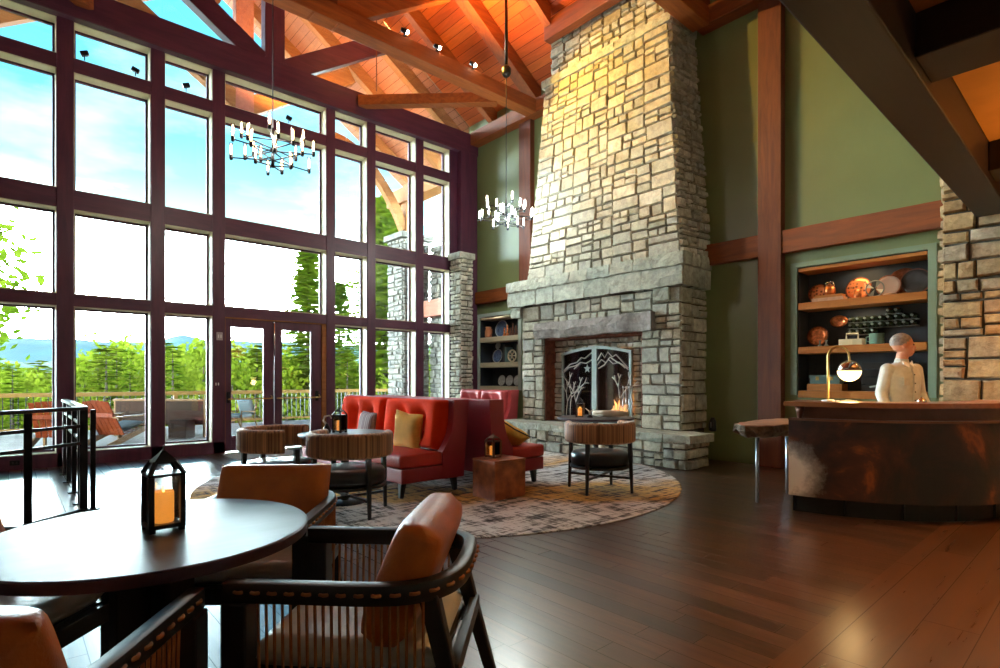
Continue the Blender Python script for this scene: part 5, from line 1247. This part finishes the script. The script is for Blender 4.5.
def barrel(label, loc, ang, seat):
    t = thing('barrel_chair', label, 'chair', loc, math.radians(ang - 90), 'striped barrel chairs')
    R = .365; path = [Vector((R * math.cos(math.radians(a)), R * math.sin(math.radians(a)), .685)) for a in range(148, 393, 7)]
    sweep(MB(), path, rrect(.085, .235, .038, 4), True).build('back_band', M['velvet'], t)
    MB().lathe([(.29, .30), (.325, .31), (.335, .35), (.335, .42), (.31, .455), (.2, .468), (0, .472)], n=36).build('seat', M[seat], t)
    for a in (45, 135, 225, 315):
        c, s_ = math.cos(math.radians(a)), math.sin(math.radians(a)); m_ = MB()
        m_.bar((.36 * c, .36 * s_, .60), (.385 * c, .385 * s_, 0), .05, .045, .005, up=(c, s_, 0), w1=.028, h1=.028); m_.build('leg', M['black'], t)
    for a in (45, 135):
        c, s_ = math.cos(math.radians(a)), math.sin(math.radians(a)); m_ = MB(); m_.bar((-.365 * c, -.365 * s_, .17 + (a == 135) * .0), (.365 * c, .365 * s_, .17), .02, .025); m_.build('stretcher', M['black'], t)
    MB().lathe([(.30, .27), (.345, .275), (.345, .30), (.29, .30)], n=32).build('seat_frame', M['black'], t)
    return t
barrel('striped barrel chair with black seat standing on the rug toward the fireplace', (5.16, 4.06, .012), 62, 'blackleather')
barrel('striped barrel chair tucked under the small round table, back toward the dining table', (2.48, 4.98, .0), 45, 'blackleather')
barrel('striped barrel chair by the terrace doors, open side toward the small round table', (2.12, 5.87, 0), -38, 'blackleather')

def sofa(name, label, loc, ang, L, n, mats, H=1.05, depth=.92):
    main, backm, cush = mats
    t = thing(name, label, 'sofa', loc, math.radians(ang - 90)); hd = depth / 2; w = (L - .20) / n
    m_ = MB(); m_.box(-L / 2 + .008, L / 2 - .008, -hd + .30, hd - .02, .17, .325, .012); m_.build('base', M[main], t)
    m_ = MB(); m_.prism([(-L / 2 + .06, -hd + .07, .17), (-L / 2 + .06, -hd, H), (-L / 2 + .06, -hd + .17, H), (-L / 2 + .06, -hd + .24, .4), (-L / 2 + .06, -hd + .24, .17)], (L - .12, 0, 0), .012); m_.build('back_frame', M[main], t)
    for sx_ in (-1, 1):
        x = sx_ * L / 2 - (.10 if sx_ > 0 else 0)
        prof = [(-hd + .07, .17), (-hd - .005, H + .005), (-hd + .21, H + .005)]
        for i in range(7): f = i / 6; prof.append((-hd + .215 + .15 * f ** 3.2, H - (H - .48) * f))
        prof += [(-hd + .37, .17)]
        m_ = MB(); m_.prism([(x, y, z) for y, z in prof], (.10, 0, 0), .012); m_.build('end_panel', M[main], t)
    for i in range(n):
        cx = -L / 2 + .10 + w * (i + .5)
        m_ = MB(); a_ = -L / 2 + .006 if i == 0 else cx - w / 2 + .004; b_ = L / 2 - .006 if i == n - 1 else cx + w / 2 - .004; m_.box(a_, b_, -hd + .36, hd, .328, .475, .035, 3); m_.build('seat_cushion', M[cush], t, 50)
        m_ = MB(); h = H - .47
        m_.pillow(w - .01, h, .25, Matrix.Translation((cx, -hd + .26, .47 + h / 2)) @ Matrix.Rotation(math.radians(-90 + 7), 4, 'X'), 22, 14, .30,
                  dimples=[(-w * .17, -h * .14), (w * .17, -h * .14), (-w * .17, h * .20), (w * .17, h * .20)], dr=.11, dd=.95); bc = m_.build('back_cushion', M[backm], t)
        for (bx_, by_) in ((-w * .17, -h * .14), (w * .17, -h * .14), (-w * .17, h * .20), (w * .17, h * .20)):
            m_ = MB(); p = Matrix.Translation((cx, -hd + .26, .47 + h / 2)) @ Matrix.Rotation(math.radians(-90 + 7), 4, 'X') @ Vector((bx_, by_, .018)); m_.ball(p, .018, 8); m_.build('button', M[backm], bc)
    for sx_ in (-1, 1):
        for y in (-hd + .14, hd - .10): m_ = MB(); m_.bar((sx_ * (L / 2 - .12), y, .175), (sx_ * (L / 2 - .12), y + (.02 if y > 0 else -.03), 0), .07, .07, .006, up=(0, 1, 0), w1=.045, h1=.045); m_.build('leg', M['black'], t)
    return t
sofa('tufted_sofa', 'high backed red tufted sofa facing the terrace side, with mustard pillow', (3.56, 6.42, .012), 180, 2.68, 2, ('wine', 'redback', 'redleather'))
sofa('tufted_sofa', 'wine red sofa standing back to back with the tufted one, facing the fireplace', (4.58, 6.15, .012), 0, 2.66, 2, ('wine', 'redback', 'redleather'))
sofa('tufted_bench', 'rose pink tufted bench under the pale shelves beside the hearth', (7.48, 9.12, 0), 180, 1.66, 2, ('pink', 'pink', 'pink'), 1.08, .80)
def throw(label, loc, rot, mat, w=.44, name='throw_pillow', back=None):
    t = thing(name, label, 'pillow', loc); t.rotation_euler = rot
    m_ = MB(); m_.pillow(w, w, .16, Matrix(), 14, 5, .5, pinch=.10); m_.build('cover', M[mat], t)
    m_ = MB(); pts = []
    for i in range(40):
        f = i / 10; sd = int(f) % 4; q = -1 + 2 * (f - int(f)); pts.append(Vector(((q, -1), (1, q), (-q, 1), (-1, -q))[sd] + (0,)) * (w / 2))
    pts = [Vector((p.x * (1 - .10 * (1 - abs(p.y) / (w / 2)) * 1), p.y * (1 - .10 * (1 - abs(p.x) / (w / 2))), 0)) for p in pts]
    m_.tube(pts, .007, 6, closed=True); m_.build('piping', M[back or mat], t); return t
throw('mustard yellow pillow leaning on the red tufted sofa', (3.60, 5.72, .685), Euler((math.radians(90), math.radians(6), math.radians(-78))), 'mustard')
throw('plum and white striped pillow on the red tufted sofa near its far end', (3.62, 6.75, .66), Euler((math.radians(78), 0, math.radians(-88))), 'stripe', .42)
throw('mustard and charcoal pillow on the end of the wine red sofa', (4.62, 5.06, .60), Euler((math.radians(35), math.radians(30), math.radians(80))), 'mustard', .42, back='charcoalfab')
throw('small tan pillow on the rose pink bench', (7.33, 8.72, .66), Euler((math.radians(80), 0, math.radians(-75))), 'tan', .36)
t = thing('cube_table', 'rust brown oxidised cube side table between the two sofas', 'table', (4.07, 4.60, .012))
m_ = MB(); m_.box(-.225, .225, -.19, .19, 0, .40, .008); m_.build('body', M['cub'], t)
m_ = MB(); m_.box(-.23, .23, -.195, .195, .40, .42, .006); m_.build('top', M['cub'], t)

# black guard rail by the windows
t = thing('guard_rail', 'black metal guard rail around the stair opening by the windows', 'railing', (0, 0, 0))
cA = Vector((.56, 6.86, 0)); cB = Vector((.58, 9.66, 0)); cC = Vector((-1.55, 5.05, 0)); up = Vector((0, 0, 1))
def pst(p, w=.05, foot=True):
    m_ = MB(); m_.box(p.x - w / 2, p.x + w / 2, p.y - w / 2, p.y + w / 2, 0, 1.0, .003)
    q = m_.build('post', M['blackmetal'], t)
    if foot: m2 = MB(); m2.box(p.x - .06, p.x + .06, p.y - .045, p.y + .045, 0, .012, .002); m2.build('foot_plate', M['blackmetal'], q)
pst(cA, .065); pst(cA + Vector((.075, -.01, 0)), .045)
for f in (.14, .41, .72, .985): pst(cA.lerp(cB, f), .045)
for f in (.203, .62, .98): pst(cA.lerp(cC, f), .06)
for (p, q) in ((cA, cB), (cA, cC)):
    m_ = MB(); m_.bar(p + up * 1.015, q + up * 1.015, .07, .035, .004); m_.build('top_rail', M['blackmetal'], t)
    for z in (.84, .67): m_ = MB(); m_.bar(p + up * z, q + up * z, .02, .03); m_.build('mid_rail', M['blackmetal'], t)
m_ = MB(); m_.bar(cA + up * .012, cC + up * .012, .04, .024); m_.build('floor_strip', M['blackmetal'], t)

# chandeliers
def chandelier(label, loc, top, bulb, box=False):
    t = thing('chandelier', label, 'chandelier', loc); H = top - loc[2]
    m_ = MB(); m_.cyl((0, 0, -.16), (0, 0, .02), .022); m_.cyl((0, 0, .02), (0, 0, .34), .014); m_.build('hub', M['blackmetal'], t)
    m_ = MB(); m_.cyl((0, 0, .34), (0, 0, H), .007); m_.build('cable', M['blackmetal'], t)
    if box: m_ = MB(); m_.lathe([(.05, 2.63), (.085, 2.68), (.085, 2.78), (.03, 2.84)], n=20); m_.build('junction_cup', M['blackmetal'], t); m_ = MB(); m_.cyl((0, 0, 2.84), (0, 0, H), .03); m_.build('stem', M['blackmetal'], t)
    for tier, (n_, R, z, off) in enumerate(((10, .50, -.02, .1), (8, .37, .13, .35), (5, .22, -.09, .7))):
        for i in range(n_):
            a = 2 * PI * i / n_ + off; c, s_ = math.cos(a), math.sin(a); z2 = z + (.07 if i % 2 else -.05)
            m_ = MB(); m_.cyl((0, 0, z2), (R * c, R * s_, z2), .009, n=8); m_.lathe([(.014, z2 - .03), (.022, z2 - .02), (.022, z2 + .03)], (R * c, R * s_, 0), 12); ar = m_.build('arm', M['blackmetal'], t)
            m_ = MB(); m_.lathe([(.021, z2 + .03), (.021, z2 + .19), (.019, z2 + .19), (.019, z2 + .03)], (R * c, R * s_, 0), 12); m_.build('glass_tube', M['tubeglass'], ar)
            m_ = MB(); m_.lathe([(.008, z2 + .03), (.012, z2 + .06), (.012, z2 + .15), (.004, z2 + .178)], (R * c, R * s_, 0), 10); m_.build('bulb', bulb, ar)
    return t
chandelier('black candle chandelier hanging in front of the window wall', (2.55, 7.28, 4.19), rz(2.55), M['bulb'])
chandelier('glowing candle chandelier hanging beside the stone chimney', (6.92, 7.62, 4.30), rz(6.92) + .3, M['bulb2'], True)

# ------------------------------------------------------------------ clerk behind the desk
def blob(mb, pts, rad, n=12):
    """tapered capsule chain of overlapping closed shells, welded later by the remesh"""
    for (a, b), (ra, rb) in zip(zip(pts, pts[1:]), zip(rad, rad[1:])): mb.tube([a, b], [ra, rb], n)
    for p, r_ in zip(pts, rad): mb.ball(p, r_, n)
def loft(mb, secs, n=24):
    """secs: (z, rx, ry, cx, cy)"""
    rings = [[mb.v((cx + rx * math.cos(2 * PI * j / n), cy + ry * math.sin(2 * PI * j / n), z)) for j in range(n)] for z, rx, ry, cx, cy in secs]
    for a, b in zip(rings, rings[1:]):
        for j in range(n): mb.f([a[j], a[(j + 1) % n], b[(j + 1) % n], b[j]])
    mb.f(rings[0][::-1]); mb.f(rings[-1])
def remesh(mb, name, mat, parent, voxel, smooth=2):
    o = mb.build(name, mat)
    md = o.modifiers.new('r', 'REMESH'); md.mode = 'VOXEL'; md.voxel_size = voxel; md.use_smooth_shade = True
    sm = o.modifiers.new('s', 'SMOOTH'); sm.factor = .5; sm.iterations = smooth
    me = bpy.data.meshes.new_from_object(o.evaluated_get(bpy.context.evaluated_depsgraph_get()))
    old = o.data; o.modifiers.clear(); o.data = me; bpy.data.meshes.remove(old); me.name = name
    for p in me.polygons: p.use_smooth = True
    o.parent = parent; return o
P_ = thing('person', 'clerk in a pale check shirt standing behind the reception desk, head turned in profile', 'person', (7.13, 1.57, 0), math.radians(-120 - 90))
HT = Matrix.Translation((0, .01, 1.60)) @ Matrix.Rotation(math.radians(62), 4, 'Z')    # head frame, nose along local +Y
b = MB()
loft(b, [(.80, .13, .09, 0, -.01), (.92, .165, .115, 0, -.01), (1.05, .155, .11, 0, .0), (1.20, .165, .115, 0, .005), (1.33, .185, .115, 0, 0), (1.42, .165, .095, 0, -.01), (1.47, .08, .065, 0, -.015)])
blob(b, [Vector((0, -.015, 1.42)), Vector((0, 0, 1.56))], [.062, .056])
for sx_ in (-1, 1):
    blob(b, [Vector((sx_ * .09, 0, .88)), Vector((sx_ * .10, .01, .48)), Vector((sx_ * .105, -.02, .08))], [.085, .055, .04])
    blob(b, [Vector((sx_ * .105, -.03, .035)), Vector((sx_ * .12, .13, .03))], [.038, .032])
    W_ = Vector((sx_ * .265, .10, .93))
    blob(b, [Vector((sx_ * .18, -.01, 1.41)), Vector((sx_ * .245, -.02, 1.15)), W_], [.055, .043, .028])
    blob(b, [W_, W_ + Vector((sx_ * .004, .035, -.05)), W_ + Vector((0, .05, -.085))], [.027, .034, .032])
    for q in range(4):
        f0 = W_ + Vector((sx_ * .010 * (1 - q * .1), .075 - q * .020, -.100)); ln = (.036, .042, .040, .030)[q]
        blob(b, [f0, f0 + Vector((-sx_ * .004, .004, -ln)), f0 + Vector((-sx_ * .022, -.002, -ln - .022))], [.010, .009, .008], 8)
    th = W_ + Vector((-sx_ * .012, .060, -.045)); blob(b, [th, th + Vector((-sx_ * .020, .022, -.030)), th + Vector((-sx_ * .020, .024, -.055))], [.012, .010, .009], 8)
def hb(c, r_, sq=(1, 1, 1)): b.ball(HT @ Vector(c), r_, 16, (1, 1, 1)) if sq == (1, 1, 1) else hb2(c, r_, sq)
def hb2(c, r_, sq):
    k_ = bmesh.ops.create_uvsphere(b.bm, u_segments=20, v_segments=14, radius=1, matrix=HT @ Matrix.Translation(c) @ Matrix.Diagonal((r_ * sq[0], r_ * sq[1], r_ * sq[2], 1)))
hb2((0, -.012, .085), .10, (.78, 1.0, 1.0)); hb2((0, .025, .03), .082, (.78, .88, 1.05)); hb2((0, .055, -.025), .040, (1, .9, .8))
hb2((0, .098, .040), .020, (.75, .9, 1.5)); hb2((0, .112, .026), .014, (.95, 1, .8)); hb2((0, .085, .082), .028, (1.6, .5, .45))
hb2((0, .094, -.004), .016, (1.5, .7, .35)); hb2((0, .092, -.016), .016, (1.4, .7, .35))
for sx_ in (-1, 1): hb2((sx_ * .078, -.012, .055), .026, (.35, .8, 1.25)); hb2((sx_ * .045, .062, .045), .026, (1, .7, .8))
body = remesh(b, 'body', M['skin'], P_, .0065, 2)
for sx_ in (-1, 1):
    m_ = MB(); m_.ball(HT @ Vector((sx_ * .030, .084, .068)), .0085, 10); m_.build('eye', M['black'], P_)
b = MB()
k_ = bmesh.ops.create_uvsphere(b.bm, u_segments=24, v_segments=16, radius=1, matrix=HT @ Matrix.Translation((0, -.020, .098)) @ Matrix.Diagonal((.085, .103, .098, 1)))
inv = HT.inverted()
bmesh.ops.delete(b.bm, geom=[v_ for v_ in b.bm.verts if (inv @ v_.co).z < .055 + max(0, (inv @ v_.co).y) * 1.0], context='VERTS')
for fc in b.bm.faces: fc.smooth = True
b.build('hair', M['hair'], P_)
b = MB()
loft(b, [(.84, .172, .125, 0, -.01), (.95, .182, .132, 0, -.01), (1.05, .172, .128, 0, 0), (1.20, .180, .132, 0, .005), (1.33, .200, .130, 0, 0), (1.42, .180, .108, 0, -.01), (1.475, .088, .076, 0, -.012)])
blob(b, [Vector((0, -.012, 1.44)), Vector((0, -.008, 1.492))], [.075, .068])
for sx_ in (-1, 1): blob(b, [Vector((sx_ * .18, -.01, 1.405)), Vector((sx_ * .247, -.02, 1.15)), Vector((sx_ * .264, .085, .95))], [.068, .058, .042])
sh = remesh(b, 'shirt', M['shirt'], P_, .009, 3)
for sx_ in (-1, 1):
    m_ = MB(); m_.prism([(sx_ * .004, .078, 1.462), (sx_ * .058, .052, 1.498), (sx_ * .060, .066, 1.455), (sx_ * .030, .104, 1.425)], (0, .010, .003)); m_.build('collar', M['white'], sh)
for z in (1.08, 1.17, 1.26, 1.35): m_ = MB(); m_.ball((0, .150 if z < 1.3 else .142, z), .007, 8); m_.build('button', M['trouser'], sh)
m_ = MB(); m_.box(.055, .125, .118, .134, 1.24, 1.32, .004); m_.build('pocket', M['shirt'], sh)
m_ = MB(); pts = [(0, .128, 1.02), (0, .138, 1.12), (0, .142, 1.22), (0, .138, 1.32), (0, .112, 1.42)]
sweep_pts = [Vector(p) for p in pts]; m_.tube(sweep_pts, .010, 6); m_.build('placket', M['shirt'], sh)
b = MB(); loft(b, [(.80, .165, .12, 0, -.01), (.90, .178, .128, 0, -.01), (.97, .178, .128, 0, -.01)])
for sx_ in (-1, 1): blob(b, [Vector((sx_ * .09, 0, .86)), Vector((sx_ * .10, .01, .48)), Vector((sx_ * .105, -.02, .09))], [.098, .072, .062])
remesh(b, 'trousers', M['trouser'], P_, .011, 3)
for sx_ in (-1, 1):
    b = MB(); blob(b, [Vector((sx_ * .105, -.045, .045)), Vector((sx_ * .12, .15, .04))], [.05, .043]); b.box(sx_ * .112 - .045, sx_ * .112 + .045, -.09, .19, 0.0, .02); remesh(b, 'shoe', M['black'], P_, .009, 2)
